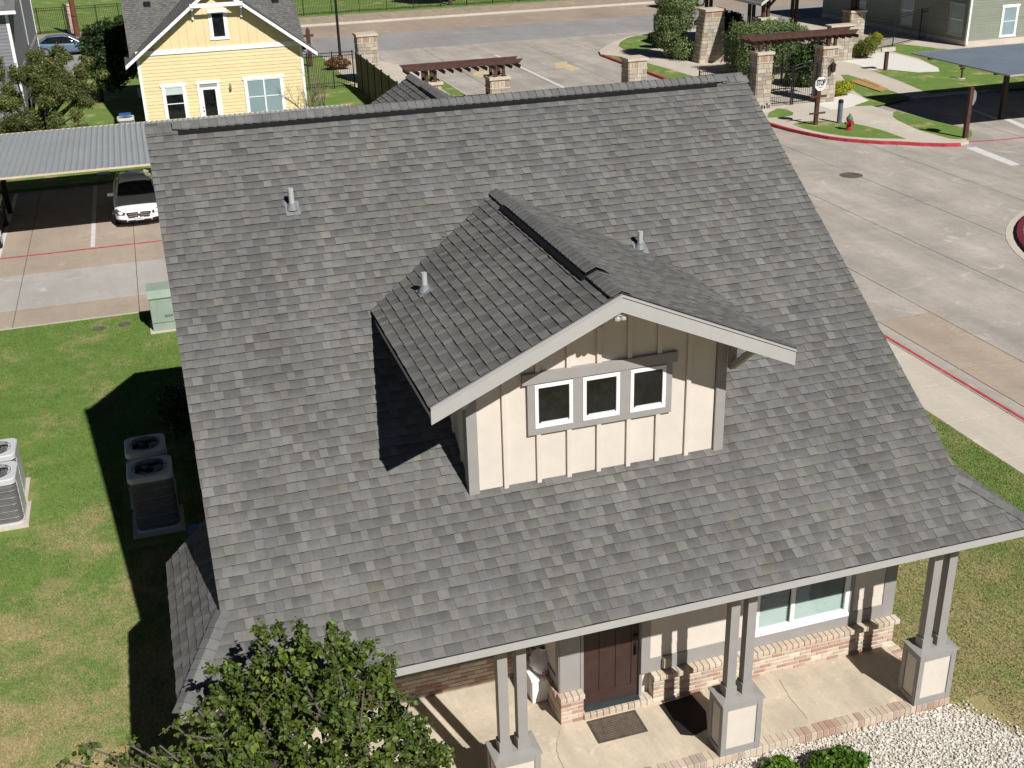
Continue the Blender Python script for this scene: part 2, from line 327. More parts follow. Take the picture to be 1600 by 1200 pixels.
patch('lawn', GRASSF, [z2(*p) for p in [(730,400),(830,393),(1000,410),(1120,407),(1115,385),(1000,330),(880,300),(770,270),(900,250),(1600,330),(1900,360),(1900,480),(1600,500),(1200,520),(1060,532),(900,462)]])
patch('lawn', GRASSF, [z2(*p) for p in [(560,425),(600,425),(700,455),(830,510),(960,555),(900,570),(770,598),(640,604),(650,585),(720,572),(640,520),(590,470)]])
patch('gravel_bed', paint('white_gravel', (.66, .63, .58), .85, .16, 14, .8, 30, dirt=.18), [z2(*p) for p in [(548,345),(680,333),(760,298),(880,308),(1000,340),(1110,385),(1120,405),(1000,412),(830,395),(740,400),(640,365)]], .01)
patch('gravel_bed', MATS['white_gravel'], [z2(*p) for p in [(430,600),(470,560),(560,520),(640,540),(720,570),(660,592),(600,610),(500,622)]], .01)
z3 = lambda x, y: tuple(g(920+x/3.636, y/3.636)[:2])
patch('lawn', GRASSF, [(23.36, 62.4), (23.36, 49.2), (24.6, 49.2), (25.05, 52.0), (24.6, 57.5), (24.1, 61.0)])
patch('lawn', GRASSF, [z3(*p) for p in [(168,262),(178,240),(215,218),(270,203),(345,198),(420,196),(420,260),(345,282),(270,284),(200,280)]])
# left side of the entry
S('pavement', CONCW, lambda b: b.prism([(5.62, 40.8), (11.0, 40.8), (11.0, 58), (10.4, 62.5), (9.2, 66.5), (6.5, 70), (5.62, 70.6)], -.6, GZ-.002))
S('lawn', GRASSF, lambda b: b.prism([(10.05, 44.0), (10.9, 44.0), (10.9, 58), (10.5, 61), (10.2, 59)], GZ-.05, GZ+.01))
# paint on the concrete
def stripe(name, m, pts, z=RZ): return S(name, m, lambda b: b.prism([tuple(p) for p in pts], z-.01, z+.004))
R2 = lambda u, v: g(u, v, RZ)[:2]
for xa, ya, xb, yb in ((-12.4, 30.95, -12.25, 40.2), (-9.22, 30.95, -9.07, 40.2), (-6.02, 30.95, -5.87, 40.2)): stripe('bay_line', WLINE, [(xa, ya), (xb, ya), (xb, yb), (xa, yb)])
stripe('red_bay_line', REDP, [(-15, 30.70), (5, 30.62), (5, 30.74), (-15, 30.82)])
stripe('bay_line', WLINE, [R2(1508, 231), R2(1525, 229.5), R2(1594, 257), R2(1580, 259)])
for u, v, u2, v2 in ((1566,186,1600,199),): stripe('bay_line', WLINE, [R2(u, v), R2(u+9, v-1.5), R2(u2+12, v2+1), R2(u2, v2+2)])
stripe('bay_line', WLINE, [R2(1518, 172), R2(1522, 171), R2(1562, 186), R2(1556, 187)])
stripe('lane_line', WLINE, [(16.85, 45), (17.05, 45), (17.05, 66.5), (16.85, 66.5)])
ARP = paint('faded_yellow_road_paint', (.55, .43, .26), .8, .2, 3, dirt=.35)
stripe('arrow_marking', ARP, [R2(*p) for p in [(868, 106), (866, 98), (886, 96), (886, 99.5), (909, 107), (893, 111), (882, 106)]])
stripe('arrow_marking', ARP, [R2(*p) for p in [(738, 118), (742, 112), (760, 110), (764, 113), (768, 118), (755, 121)]])
# planted roundabout at the right edge
th = [2*math.pi*i/64 for i in range(64)]
S('gutter', CONCW, lambda b: b.prism([(27.2+7.7*math.cos(t), 15.1+7.7*math.sin(t)) for t in th], RZ-.05, RZ+.012))
S('kerb', paint('dark_red_kerb_paint', (.16, .02, .035), .6, .2, 3), lambda b: b.prism([(27.2+7.35*math.cos(t), 15.1+7.35*math.sin(t)) for t in th], RZ-.05, RZ+.14))
S('lawn', GRASSF, lambda b: b.prism([(27.2+7.15*math.cos(t), 15.1+7.15*math.sin(t)) for t in th], RZ, RZ+.15))
# manhole in the drive and two valve covers in the lawn
def manhole(c, r, m, label, cat='manhole cover', ry=1):
    t = thing('manhole_cover', (c[0], c[1], c[2]), label, cat)
    part('rim', t, m, lambda b: b.lathe(c, [(r*1.12, -.02), (r*1.12, .006), (r*1.02, .008), (r*1.02, -.02)], 28))
    part('lid', t, m, lambda b: b.lathe(c, [(r, -.02), (r, .007), (r*.02, .007)], 28))
    for q in (.82, .62, .42, .22): part('ring', t, m, lambda b: b.lathe(c, [(r*q, .004), (r*q, .013), (r*(q-.07), .013), (r*(q-.07), .004)], 24))
CAST = paint('rusty_cast_iron', (.13, .105, .088), .6, .3, 10, .4, 60)
p = g(1330, 274, RZ); manhole((p[0], p[1], RZ+.002), .42, CAST, 'round rusty cast iron manhole cover in the tan concrete drive')
for (u, v), lb in (((155, 514), 'grey round valve cover in the lawn, the one farther from the green cabinet'), ((195, 507), 'grey round valve cover in the lawn, the one nearer the green cabinet')):
    p = g(u, v); manhole((p[0], p[1], GZ+.004), .17, CAST, lb, 'valve cover')
# grass blades
def blades(rects, dens, h, m, excl=(), name='grass'):
    V = []; 
    for x0, x1, y0, y1 in rects:
        n = int((x1-x0)*(y1-y0)*dens); P = np.stack([rng.uniform(x0, x1, n), rng.uniform(y0, y1, n)], 1)
        k = np.ones(n, bool)
        for a0, a1, b0, b1 in excl: k &= ~((P[:, 0] > a0) & (P[:, 0] < a1) & (P[:, 1] > b0) & (P[:, 1] < b1))
        V.append(P[k])
    P = np.concatenate(V); n = len(P); a = rng.uniform(0, 2*np.pi, n); hh = h*rng.uniform(.5, 1.3, n); w_ = rng.uniform(.004, .010, n); ln = rng.normal(0, .5, (n, 2))*hh[:, None]
    d = np.stack([np.cos(a), np.sin(a)], 1)*w_[:, None]; z0 = np.full((n, 1), GZ-.004)
    A = np.concatenate([P-d, z0], 1); B = np.concatenate([P+d, z0], 1); C = np.concatenate([P+ln, z0+hh[:, None]], 1)
    VV = np.stack([A, B, C], 1).reshape(-1, 3); o = npmesh(name, VV, np.arange(3*n).reshape(-1, 3), m)
    return o
EX = [(-8.3, -7.0, 9.2, 12.1), (-11.9, -10.0, 10.5, 13.0), (-7.4, -5.5, 20.8, 22.2), (-9.05, -8.65, 21.7, 22.3), (-8.35, -7.9, 21.8, 22.35), (-6.3, 3.9, -.12, 14)]
tag(blades([(-13.5, -5.9, .5, 9), (-13, -5.9, 9, 22.9)], 1500, .045, GRASS, EX), 'short green lawn grass with dry straw patches left of the house', 'grass', kind='stuff')
tag(blades([(3.4, 9.98, -2.2, 11)], 1900, .045, GRASSR, EX+[(-1, 4.6, -2.5, .02)]), 'short drying lawn grass right of the porch', 'grass', kind='stuff')
# ============================================================ THE HOUSE
YE, ZE, YR, ZR, XL, XR = -.435, 3.2424, 7.385, 8.339, -6.63, 3.81
SL = (ZR-ZE)/(YR-YE); CS = 1/math.hypot(1, SL); EXP = .1435
EL, ER = -7.25, 4.61          # ends of the porch eave
HLY, HRY = .50, .365          # where the hips meet the rakes
rz = lambda y: ZE+SL*(y-YE)
def roofpt(u, v):
    n = np.array([0, -SL, 1.0]); r = ray(u, v); return CAM+r*(n @ (np.array([0, YE, ZE])-CAM)/(n @ r))
house = thing('house', (-1.4, 6, GZ), 'grey shingled house with a gabled dormer and a front porch, filling the picture', 'house')
HB = (-1.4, 6, GZ)
WIN = {}
# ---- walls
part('wall', house, CREAM, lambda b: b.prismx([(2.84, GZ-.1), (13.35, GZ-.1), (13.35, rz(YR)-SL*(13.35-YR)-.22), (YR, ZR-.25), (2.84, rz(2.84)-.25)], -6.28, 3.46))
part('wall', house, CREAM, lambda b: b.prismx([(1.63, GZ-.1), (2.9, GZ-.1), (2.9, 3.6), (1.63, 3.3)], -1.90, 3.80))
# ---- roof deck
def slabpoly(b, P, down=.12):
    n = len(P); vs = [tuple(p) for p in P]+[(p[0], p[1], p[2]-down) for p in P]
    b.add(vs, [tuple(range(n)), tuple(reversed(range(n, 2*n)))]+[(i, n+i, n+(i+1) % n, (i+1) % n) for i in range(n)])
DECK = paint('dark_roof_underlay', (.03, .03, .03), .9)
def deck(b):
    slabpoly(b, [(EL, YE, ZE), (ER, YE, ZE), (XR, HRY, rz(HRY)), (XR, YR, ZR), (XL, YR, ZR), (XL, HLY, rz(HLY))])
    yb = 13.7; slabpoly(b, [(XL, YR, ZR), (XR, YR, ZR), (XR, yb, ZR-SL*(yb-YR)), (XL, yb, ZR-SL*(yb-YR))])
    zs = .98; slabpoly(b, [(EL, YE, ZE), (-6.29, YE+.96*(HLY-YE)/(XL-EL), ZE+zs*.96), (-6.29, 2.87, ZE+zs*.96), (EL, 2.87, ZE)], .1)
    slabpoly(b, [(ER, YE, ZE), (3.47, YE+1.14, ZE+SL*1.14), (3.47, 2.87, ZE+SL*1.14), (ER, 2.87, ZE)], .1)
    slabpoly(b, [(-.57, 8.7, 7.5), (-3.9, 13.75, 5.6), (-3.9, 15.3, 5.6), (-.57, 15.3, 7.5)]); slabpoly(b, [(-.57, 8.7, 7.5), (2.76, 13.75, 5.6), (2.76, 15.3, 5.6), (-.57, 15.3, 7.5)])
roof = part('roof', house, DECK, deck)
part('wing_wall', house, CREAM, lambda b: b.prismy([(-3.5, GZ), (2.4, GZ), (2.4, 5.6), (-.57, 7.3), (-3.5, 5.6)], 13.3, 14.9))
# ---- shingles
class Tabs:
    def __init__(s): s.t = []          # each: six points, tone top, tone bottom
    def field(s, P0, U, W, nrm, rows, lim, exp=EXP, start=0, wmul=1):
        P0, U, W, nrm = [np.asarray(x, float) for x in (P0, U, W, nrm)]
        for r in range(rows):
            v0 = start+r*exp; v1 = v0+exp+.014; l0, r0 = lim(v0); l1, r1 = lim(v0+exp)
            if max(r0-l0, r1-l1) < .04: continue
            l1x, r1x = lim(min(v1, start+rows*exp)); u = min(l0, l1)-random.uniform(0, .3); tooth = random.random() < .5
            while u < max(r0, r1):
                w_ = (random.uniform(.09, .15) if tooth else random.uniform(.11, .25))*wmul
                a0, a1 = max(u, l0), max(u, l1x); b0, b1 = min(u+w_-.0015, r0), min(u+w_-.0015, r1x)
                if b0-a0 > .008 or b1-a1 > .008:
                    a0, a1 = min(a0, r0), min(a1, r1x); b0, b1 = max(b0, a0+.001), max(b1, a1+.001)
                    hb = .012+(.007 if tooth else 0)+random.uniform(0, .004); jv = random.uniform(-.004, .004)
                    tone = random.gauss(1.13, .06) if tooth else random.gauss(1.0, .07)
                    if random.random() < .03: tone *= 1.12
                    q = random.gauss(0.002, .011); tint = np.array([1+q, 1+q*.3, 1-q*1.6])
                    if random.random() < .05: tint = tint*np.array([1.03, 1.02, .97])
                    P = lambda uu, vv, hh: P0+U*uu+W*vv+nrm*hh
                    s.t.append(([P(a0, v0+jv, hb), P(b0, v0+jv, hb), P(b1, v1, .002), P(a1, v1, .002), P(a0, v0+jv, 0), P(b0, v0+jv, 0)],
                                tint*tone, tint*tone*(random.uniform(.80, .97) if tooth else random.uniform(.60, .80)), r))  # upper corners darkened: printed shadow band plus shade below the next course
                u += w_; tooth = not tooth if random.random() < .8 else tooth
    FC = [(0,1,2,3), (4,5,7,6), (4,6,8), (5,9,7)]
    def put(s, b, t):
        n = len(b.v); b.v += [tuple(p) for p in t[0]]+[tuple(t[0][i]) for i in (0, 1, 3, 2)]; b.f += [tuple(i+n for i in f) for f in Tabs.FC]
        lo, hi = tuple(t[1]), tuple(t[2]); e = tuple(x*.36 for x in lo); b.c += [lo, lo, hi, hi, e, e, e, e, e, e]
    def build(s, parent, singles=0):
        b = MB()
        for i, t in enumerate(s.t):
            if i < singles:
                m = MB(); s.put(m, t); m.build('shingle', SHING, parent, org=tuple(t[0][4]), fix=False)
            else: s.put(b, t)
        o = b.build('shingle_field', SHING, parent, fix=False); o['kind'] = 'stuff'; return o
nf = np.array([0, -SL, 1])*CS; up = np.array([0, 1, SL])*CS
LEN = (YR-YE)/CS
def limf(v):
    y = YE+v*CS
    l = EL-.012+(XL-EL)*(y-YE)/(HLY-YE) if y < HLY else XL-.012
    r = ER+.012+(XR-ER)*(y-YE)/(HRY-YE) if y < HRY else XR+.012
    return l, r
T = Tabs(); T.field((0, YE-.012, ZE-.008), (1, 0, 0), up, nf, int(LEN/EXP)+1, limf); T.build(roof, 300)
T = Tabs()
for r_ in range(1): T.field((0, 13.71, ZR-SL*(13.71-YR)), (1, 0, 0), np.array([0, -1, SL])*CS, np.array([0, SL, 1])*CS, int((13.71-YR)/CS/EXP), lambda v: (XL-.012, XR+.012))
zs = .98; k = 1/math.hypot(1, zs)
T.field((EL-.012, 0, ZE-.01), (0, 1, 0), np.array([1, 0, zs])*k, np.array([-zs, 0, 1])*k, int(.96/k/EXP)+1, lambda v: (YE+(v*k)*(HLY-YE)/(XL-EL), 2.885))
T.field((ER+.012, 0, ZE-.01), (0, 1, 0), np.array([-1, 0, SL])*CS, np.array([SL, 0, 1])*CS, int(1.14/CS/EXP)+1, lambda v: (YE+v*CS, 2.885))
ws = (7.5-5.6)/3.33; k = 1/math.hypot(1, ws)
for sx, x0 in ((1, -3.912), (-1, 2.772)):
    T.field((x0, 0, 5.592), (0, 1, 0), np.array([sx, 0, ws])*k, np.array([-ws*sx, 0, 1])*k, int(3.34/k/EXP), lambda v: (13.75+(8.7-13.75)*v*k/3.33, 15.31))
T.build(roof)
# ---- ridge caps and vents
def cap_mesh(half, sl, ln, lift, th=.012):
    b = MB(); c = 1/math.hypot(1, sl)
    prof = [(-half*c, -half*c*sl), (-.035, -.016), (0, .0), (.035, -.016), (half*c, -half*c*sl)]
    vs = []
    for x, dz in ((0, lift), (ln, 0)):
        for p in prof: vs.append((x, p[0], p[1]+dz+th))
    for x, dz in ((0, lift), (ln, 0)):
        for p in prof: vs.append((x, p[0], p[1]+dz))
    fs = [(i, i+5, i+6, i+1) for i in range(4)]+[(i+10, i, i+1, i+11) for i in range(4)]+[(i+15, i+16, i+6, i+5) for i in range(4)]+[(0, 10, 15, 5), (4, 9, 19, 14)]
    tl = random.uniform(.9, 1.25); b.add(vs, fs, (tl*.98, tl, tl*1.02)); return b
def caps(parent, a, d, n, sl, half=.15, exp=.142, lift0=.014, liftfn=None, ridge=None):
    meshes = [cap_mesh(half, sl, .25, .026).mesh('ridge_cap', (0, 0, 0), SHING) for _ in range(6)]
    a = np.asarray(a, float); d = np.asarray(d, float); ang = math.atan2(d[1], d[0])
    for i in range(n):
        p = a+d*exp*i; h = lift0+(liftfn(i) if liftfn else 0)
        o = link('ridge_cap', meshes[random.randrange(6)], parent, (p[0], p[1], p[2]+h)); o.rotation_euler = (random.uniform(-.02, .02), -math.atan2(d[2], math.hypot(d[0], d[1])), ang+random.uniform(-.012, .012))
VX0, VX1 = -6.15, 3.2
def vent(b, half=.19, th=.045):
    for sy in (-1, 1):
        b.add([(VX0, YR, ZR+.012), (VX1, YR, ZR+.012), (VX1, YR+sy*half*CS, ZR+.012-half*CS*SL), (VX0, YR+sy*half*CS, ZR+.012-half*CS*SL),
               (VX0, YR, ZR+.012+th), (VX1, YR, ZR+.012+th), (VX1, YR+sy*half*CS, ZR+.012+th-half*CS*SL), (VX0, YR+sy*half*CS, ZR+.012+th-half*CS*SL)],
              [(0,1,2,3), (4,5,6,7), (2,3,7,6), (0,3,7,4), (1,2,6,5)])
part('ridge_vent', roof, BLACKP, vent)
nc = int((XR-XL)/.1405)
caps(roof, (XL-.02, YR, ZR), (1, 0, 0), nc, SL, exp=.1405, liftfn=lambda i: .046 if VX0-.16 < XL+i*.1405 < VX1+.02 else 0)
# hips of the porch roof
def hipcaps(parent, A, B, n):
    A, B = np.asarray(A, float), np.asarray(B, float); d = (B-A); L = np.linalg.norm(d); d = d/L
    caps(parent, A+np.array([0, 0, .0]), d, n, .46, half=.13, exp=(L-.2)/(n-1), lift0=.004)
hipcaps(roof, (EL, YE, ZE), (XL, HLY, rz(HLY)), 9); hipcaps(roof, (ER, YE, ZE), (XR, HRY, rz(HRY)), 9)
# wing ridge
caps(roof, (-.57, 15.32, 7.5), (0, -1, 0), 45, ws, liftfn=lambda i: .035 if 9 < i < 36 else 0)
part('ridge_vent', roof, BLACKP, lambda b: b.prismy([(-.70, 7.512-.13*ws), (-.57, 7.512), (-.44, 7.512-.13*ws), (-.44, 7.55-.13*ws), (-.57, 7.55), (-.70, 7.55-.13*ws)], 10.0, 13.9))
# ---- eave and rake boards
for xa_, xb_ in ((EL-.005, -3.95), (-3.9485, .35), (.3515, ER+.005)): part('fascia', house, FASCIA, lambda b: b.box((xa_, YE-.004, ZE-.145), (xb_, YE+.02, ZE-.008)))
part('drip_edge', house, DECK, lambda b: b.box((EL-.012, YE-.016, ZE-.017), (ER+.012, YE+.0, ZE-.004)))
part('fascia', house, FASCIA, lambda b: b.box((EL-.004, YE+.021, ZE-.14), (EL+.02, 2.88, ZE-.006)))
part('fascia', house, FASCIA, lambda b: b.box((ER-.02, YE+.021, ZE-.14), (ER+.004, 2.88, ZE-.006)))
def rake(b, x0, x1, y0=HLY):
    b.prismx([(y0, rz(y0)-.02), (YR, ZR-.02), (13.7, ZR-SL*(13.7-YR)-.02), (13.7, ZR-SL*(13.7-YR)-.2), (YR, ZR-.2), (y0, rz(y0)-.2)], x0, x1)
part('rake_board', house, FASCIA, lambda b: rake(b, XL-.006, XL+.02)); part('rake_board', house, FASCIA, lambda b: rake(b, XR-.02, XR+.006, HRY))
part('soffit', house, TRIM, lambda b: b.box((EL+.03, YE+.03, ZE-.15), (ER-.03, 2.82, ZE-.13)))
part('beam', house, TRIM, lambda b: b.box((-6.6, .11, ZE-.36), (3.92, .33, ZE-.152)))
# ---- roof vent pipes
def pipe(P, h, nrm, nm='vent_pipe', r=.042):
    o = part(nm, house, PIPEG, lambda b: b.tube([P-np.array([0, 0, .05]), P+np.array([0, 0, h])], r, 14), smooth=False)
    u1 = np.cross((1, 0, 0) if abs(nrm[0]) < .5 else (0, 1, 0), nrm); u1 = u1/np.linalg.norm(u1); u2 = np.cross(nrm, u1)
    part('flashing', o, FLASH, lambda b: b.obox(P+nrm*.019, u1*.14, u2*.11, nrm*.004))
    part('boot', o, FLASH, lambda b: b.tube([P+nrm*.0, P+np.array([0, 0, .07]), P+np.array([0, 0, .10])], [.10, .062, .05], 14))
pipe(roofpt(457, 327), .33, nf)
# ---- the dormer
DY, GX, GYF, GZT, GLX, GRX, GZE = 1.336, -1.4425, .533, 7.241, -3.891, 1.026, 6.143
DX0, DX1 = -3.24, .443; DS = (GZT-GZE)/(GX-GLX); DC = 1/math.hypot(1, DS)
yv = lambda z: YE+(z-ZE)/SL
dormer = part('dormer', house, CREAM, lambda b: b.prismy([(DX0+.02, 3.9), (DX1-.02, 3.9), (DX1-.02, GZT-DS*(DX1-.02-GX)-.12), (GX, GZT-.13), (DX0+.02, GZT-DS*(GX-DX0-.02)-.12)], DY+.02, 4.2))
droof = part('dormer_roof', house, DECK, lambda b: [slabpoly(b, [(x, GYF, GZE), (GX, GYF, GZT), (GX, yv(GZT)+.1, GZT), (x, yv(GZE)+.1, GZE)], .09) for x in (GLX, GRX)])
def limd(v):
    z = GZE+v*DC*DS; return GYF-.014, yv(z)
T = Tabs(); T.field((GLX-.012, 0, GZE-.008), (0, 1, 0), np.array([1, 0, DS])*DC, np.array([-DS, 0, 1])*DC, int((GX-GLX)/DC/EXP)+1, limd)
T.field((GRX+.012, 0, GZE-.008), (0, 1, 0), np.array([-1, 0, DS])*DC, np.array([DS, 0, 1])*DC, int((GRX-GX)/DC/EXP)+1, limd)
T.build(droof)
nd = int((yv(GZT)-GYF)/.142)
caps(droof, (GX, GYF-.02, GZT), (0, 1, 0), nd, DS, half=.16, liftfn=lambda i: .036 if 5 < i < nd-6 else 0)
part('ridge_vent', droof, BLACKP, lambda b: b.prismy([(GX-.21, GZT+.012-.21*DS), (GX, GZT+.012), (GX+.17, GZT+.012-.17*DS), (GX+.17, GZT+.05-.17*DS), (GX, GZT+.05), (GX-.21, GZT+.055-.21*DS)], GYF+.80, yv(GZT)-.85))
def barge(b, x_, d0, d1, y0, y1):
    b.prismy([(GX, GZT-d0), (x_, GZE-d0), (x_, GZE-d1), (GX, GZT-d1)], y0, y1)
for x_ in (GLX, GRX):
    part('barge_board', droof, FASCIA, lambda b: barge(b, x_, .035, .235, GYF-.03, GYF+.01)); part('barge_trim', droof, FASCIA, lambda b: barge(b, x_, .008, .034, GYF-.045, GYF+.01))
    sg = 1 if x_ > GX else -1
    part('fascia', droof, FASCIA, lambda b: b.box((min(x_, x_-sg*.02), GYF+.011, GZE-.16), (max(x_, x_-sg*.02), yv(GZE)-.02, GZE-.01)))
    part('soffit', droof, TRIM, lambda b: b.prismy([(x_-sg*.021, GZE-.1), (GX+sg*.001, GZT-.1), (GX+sg*.001, GZT-.115), (x_-sg*.021, GZE-.125)], GYF+.012, DY))
ztop = lambda x: GZT-DS*abs(x-GX)-.13
# boards and battens of the front
zw = rz(DY)-.05; BW = (DX1-DX0-.26)/8.5; x = DX0+.13; bats = []
zm = lambda x0, y: onY(560+x0/2.2857, 280+y/2.2857, DY)
WTL, WTR, WTB, WTT = zm(600, 800)[0], zm(1114, 745)[0], zm(858, 869)[2], np.mean([zm(692, 720)[2], zm(863, 694)[2], zm(1030, 668)[2]])
edges = [DX0+.13]+[float(zm(q, 800)[0]) for q in (516, 638, 748, 855, 962, 1066, 1172)]+[DX1-.13]
for a, b_ in zip(edges, edges[1:]):
    part('board', dormer, CREAM, lambda b: b.prismy([(a+.004, zw), (b_-.004, zw), (b_-.004, ztop(b_)), ((GX if a < GX < b_ else (a+b_)/2), ztop(GX if a < GX < b_ else (a+b_)/2)), (a+.004, ztop(a))], DY, DY+.02))
for a in edges[1:-1]:
    for za, zc in ((zw, None),) if not (WTL-.03 < a < WTR+.03) else ((zw, WTB-.001), (WTT+.171, None)):
        part('batten', dormer, CREAM, lambda b: b.prismy([(a-.028, za), (a+.036, za), (a+.036, zc or ztop(a+.03)), (a-.028, zc or ztop(a-.028))], DY-.042, DY-.001), bevel=.003)
for a, b_ in ((DX0-.02, DX0+.125), (DX1-.125, DX1+.02)):
    part('corner_board', dormer, TRIM, lambda b: b.prismy([(a, zw), (b_, zw), (b_, ztop(b_)), (a, ztop(a))], DY-.045, DY+.019), bevel=.003)
for sx, xx in ((-1, DX0), (1, DX1)):
    part('corner_board', dormer, TRIM, lambda b: b.box((min(xx, xx+sx*.02), DY+.02, zw), (max(xx, xx+sx*.02), DY+.14, GZE-.02)))
    for i in range(4): part('batten', dormer, CREAM, lambda b: b.box((min(xx-sx*.03, xx+sx*.004), DY+.38+i*.4, zw+.2), (max(xx-sx*.03, xx+sx*.004), DY+.43+i*.4, GZE-.03)))
# knee brackets
def bracket(xc, zt, y1=GYF+.06):
    o = part('bracket', dormer, TRIM, lambda b: b.box((xc-.045, DY-.115, zt-.62), (xc+.045, DY-.031, zt)), bevel=.004)
    return o
def bracket_all(xc, zt):
    b = MB(); b.box((xc-.045, GYF+.02, zt-.09), (xc+.045, DY-.031, zt)); b.box((xc-.0452, DY-.115, zt-.58), (xc+.0452, DY-.032, zt-.091)); b.beam((xc, GYF+.16, zt-.085), (xc, DY-.11, zt-.53), .07, .08)
    b.build('bracket', TRIM, dormer)
bracket_all(DX0-.075, ztop(DX0-.1)+.0); bracket_all(DX1+.075, ztop(DX1+.1)+.0); bracket_all(GX, GZT-.12)
# small security light under the peak
part('flood_light', house, FASCIA, lambda b: (b.box((GX-.05, GYF+.012, GZT-.30), (GX+.06, GYF+.10, GZT-.225)), b.lathe((GX-.03, GYF+.05, GZT-.36), [(.02, .06), (.045, .03), (.045, 0)], 10), b.lathe((GX+.05, GYF+.05, GZT-.36), [(.02, .06), (.04, .03), (.04, 0)], 10)))
# dormer windows in one surround
tl, tr_ = zm(600, 800)[0], zm(1114, 745)[0]; tb, tt = zm(858, 869)[2], zm(860, 648)[2]
fr = []
for (l, r_, t_, b_) in (((626, 807), (761, 790), (692, 720), (694, 876)), ((797, 780), (928, 762), (863, 694), (862, 848)), ((966, 745), (1092, 735), (1030, 668), (1030, 815))): fr.append((zm(*l)[0], zm(*r_)[0], zm(*b_)[2], zm(*t_)[2]))
zb_ = np.mean([f[2] for f in fr]); zt_ = np.mean([f[3] for f in fr])
hz = zt_+.02
sur = bx('window_surround', house, TRIM, (tl-.07, DY-.06, hz), (tr_+.07, DY-.001, hz+.15), .004)
bx('trim_board', sur, TRIM, (tl, DY-.05, tb), (tr_, DY-.001, zb_-.004), .003)
xe = [tl]+[q for f in fr for q in f[:2]]+[tr_]
for i in range(0, 8, 2): bx('trim_board', sur, TRIM, (xe[i], DY-.0495, zb_-.003), (xe[i+1], DY-.001, hz-.002), .003)
def window(parent, x0, x1, z0, z1, y, fw=.045, m=WHITE, gm=DGLASS, rail=None, depth=.05, mull=None):
    w_ = part('window', parent, m, lambda b: (b.box((x0, y-.012, z0), (x1, y+depth, z0+fw*1.2)), b.box((x0, y-.012, z1-fw), (x1, y+depth, z1)), b.box((x0, y-.0118, z0+fw*1.2), (x0+fw, y+depth, z1-fw)), b.box((x1-fw, y-.0118, z0+fw*1.2), (x1, y+depth, z1-fw))), bevel=.003)
    bx('glass_pane', w_, gm, (x0+fw*.9, y+.018, z0+fw), (x1-fw*.9, y+.026, z1-fw*.9))
    if rail is not None: bx('sash_rail', w_, m, (x0+fw, y-.004, rail-.02), (x1-fw, y+.017, rail+.02))
    if mull is not None: bx('mullion', w_, m, (mull-.035, y-.014, z0+fw*1.2), (mull+.035, y+.017, z1-fw))
    return w_
for f in fr: ww_ = window(house, f[0], f[1], zb_, zt_, DY-.046, .05); bx('sash_rail', ww_, BLIND, (f[0]+.09, DY-.034, zb_+.061), (f[1]-.06, DY-.029, zb_+.078))
# dormer roof pipes
def drpt(u, v, sx):
    n = np.array([-DS*sx, 0, 1.0]); P0 = np.array([GX, 0, GZT]); n = np.array([DS, 0, 1.0]) if sx > 0 else np.array([-DS, 0, 1.0]); r = ray(u, v); return CAM+r*(n @ (P0-CAM)/(n @ r))
pipe(drpt(664, 455, -1), .28, np.array([-DS, 0, 1])*DC); pipe(roofpt(1000, 388), .28, nf)
pw = roofpt(692, 376); part('loose_wire', house, BLACK, lambda b: b.tube([pw+(-.05, 0, .02), pw+(0, .02, .06), pw+(.05, .02, .05), pw+(.04, 0, .015), pw+(.09, .02, .02)], .006, 5))
# ---- porch
BR = [(.36, .20, .15), (.42, .24, .18), (.60, .51, .41), (.62, .54, .44), (.42, .26, .20), (.52, .41, .31), (.56, .46, .35), (.44, .30, .23), (.54, .44, .33), (.40, .33, .27), (.58, .49, .38), (.47, .33, .25), (.55, .44, .33), (.57, .47, .36), (.52, .42, .32)]
pf = part('porch_floor', house, CONCP, lambda b: b.box((-6.35, .198, GZ-.1), (3.775, 2.85, 0)))
part('floor_edge', pf, MORTAR, lambda b: (b.box((-6.35, .006, GZ-.1), (3.965, .1975, -.012)), b.box((3.776, .199, GZ-.1), (3.965, 1.5, -.012))))
bkm = {}
def brick(parent, lo, hi, key=None, pale=False):
    dim = tuple(round(b-a, 4) for a, b in zip(lo, hi)); c = tuple((a+b)/2 for a, b in zip(lo, hi)); ci = random.choice((2, 3, 6, 8, 10, 12, 13)) if pale else random.randrange(len(BR))
    if (dim, ci) not in bkm:
        f_ = random.uniform(.92, 1.08)
        t = MB().box(tuple(-d/2 for d in dim), tuple(d/2 for d in dim), tuple((q*.86+m_*.14)*f_ for q, m_ in zip(BR[ci], (.54, .44, .335)))); me = t.mesh('brick', (0, 0, 0), BRICKM)
        bm = bmesh.new(); bm.from_mesh(me); bmesh.ops.bevel(bm, geom=bm.edges[:], offset=.006, segments=1, affect='EDGES'); bm.to_mesh(me); bm.free(); bkm[(dim, ci)] = me
    o = link('brick', bkm[(dim, ci)], parent, c); o.rotation_euler = (random.uniform(-.01, .01), random.uniform(-.008, .008), random.uniform(-.01, .01)); return o
n = 101
for i in range(n):
    x0 = -6.35+i*(10.315/n); j = random.uniform(-.004, .004); brick(pf, (x0+.005, -.004+j, GZ-.02), (x0+.0965, .192+j, .0))
for i in range(12): y0 = .205+i*.1; brick(pf, (3.785, y0, GZ-.02), (3.977, y0+.0915, .0))
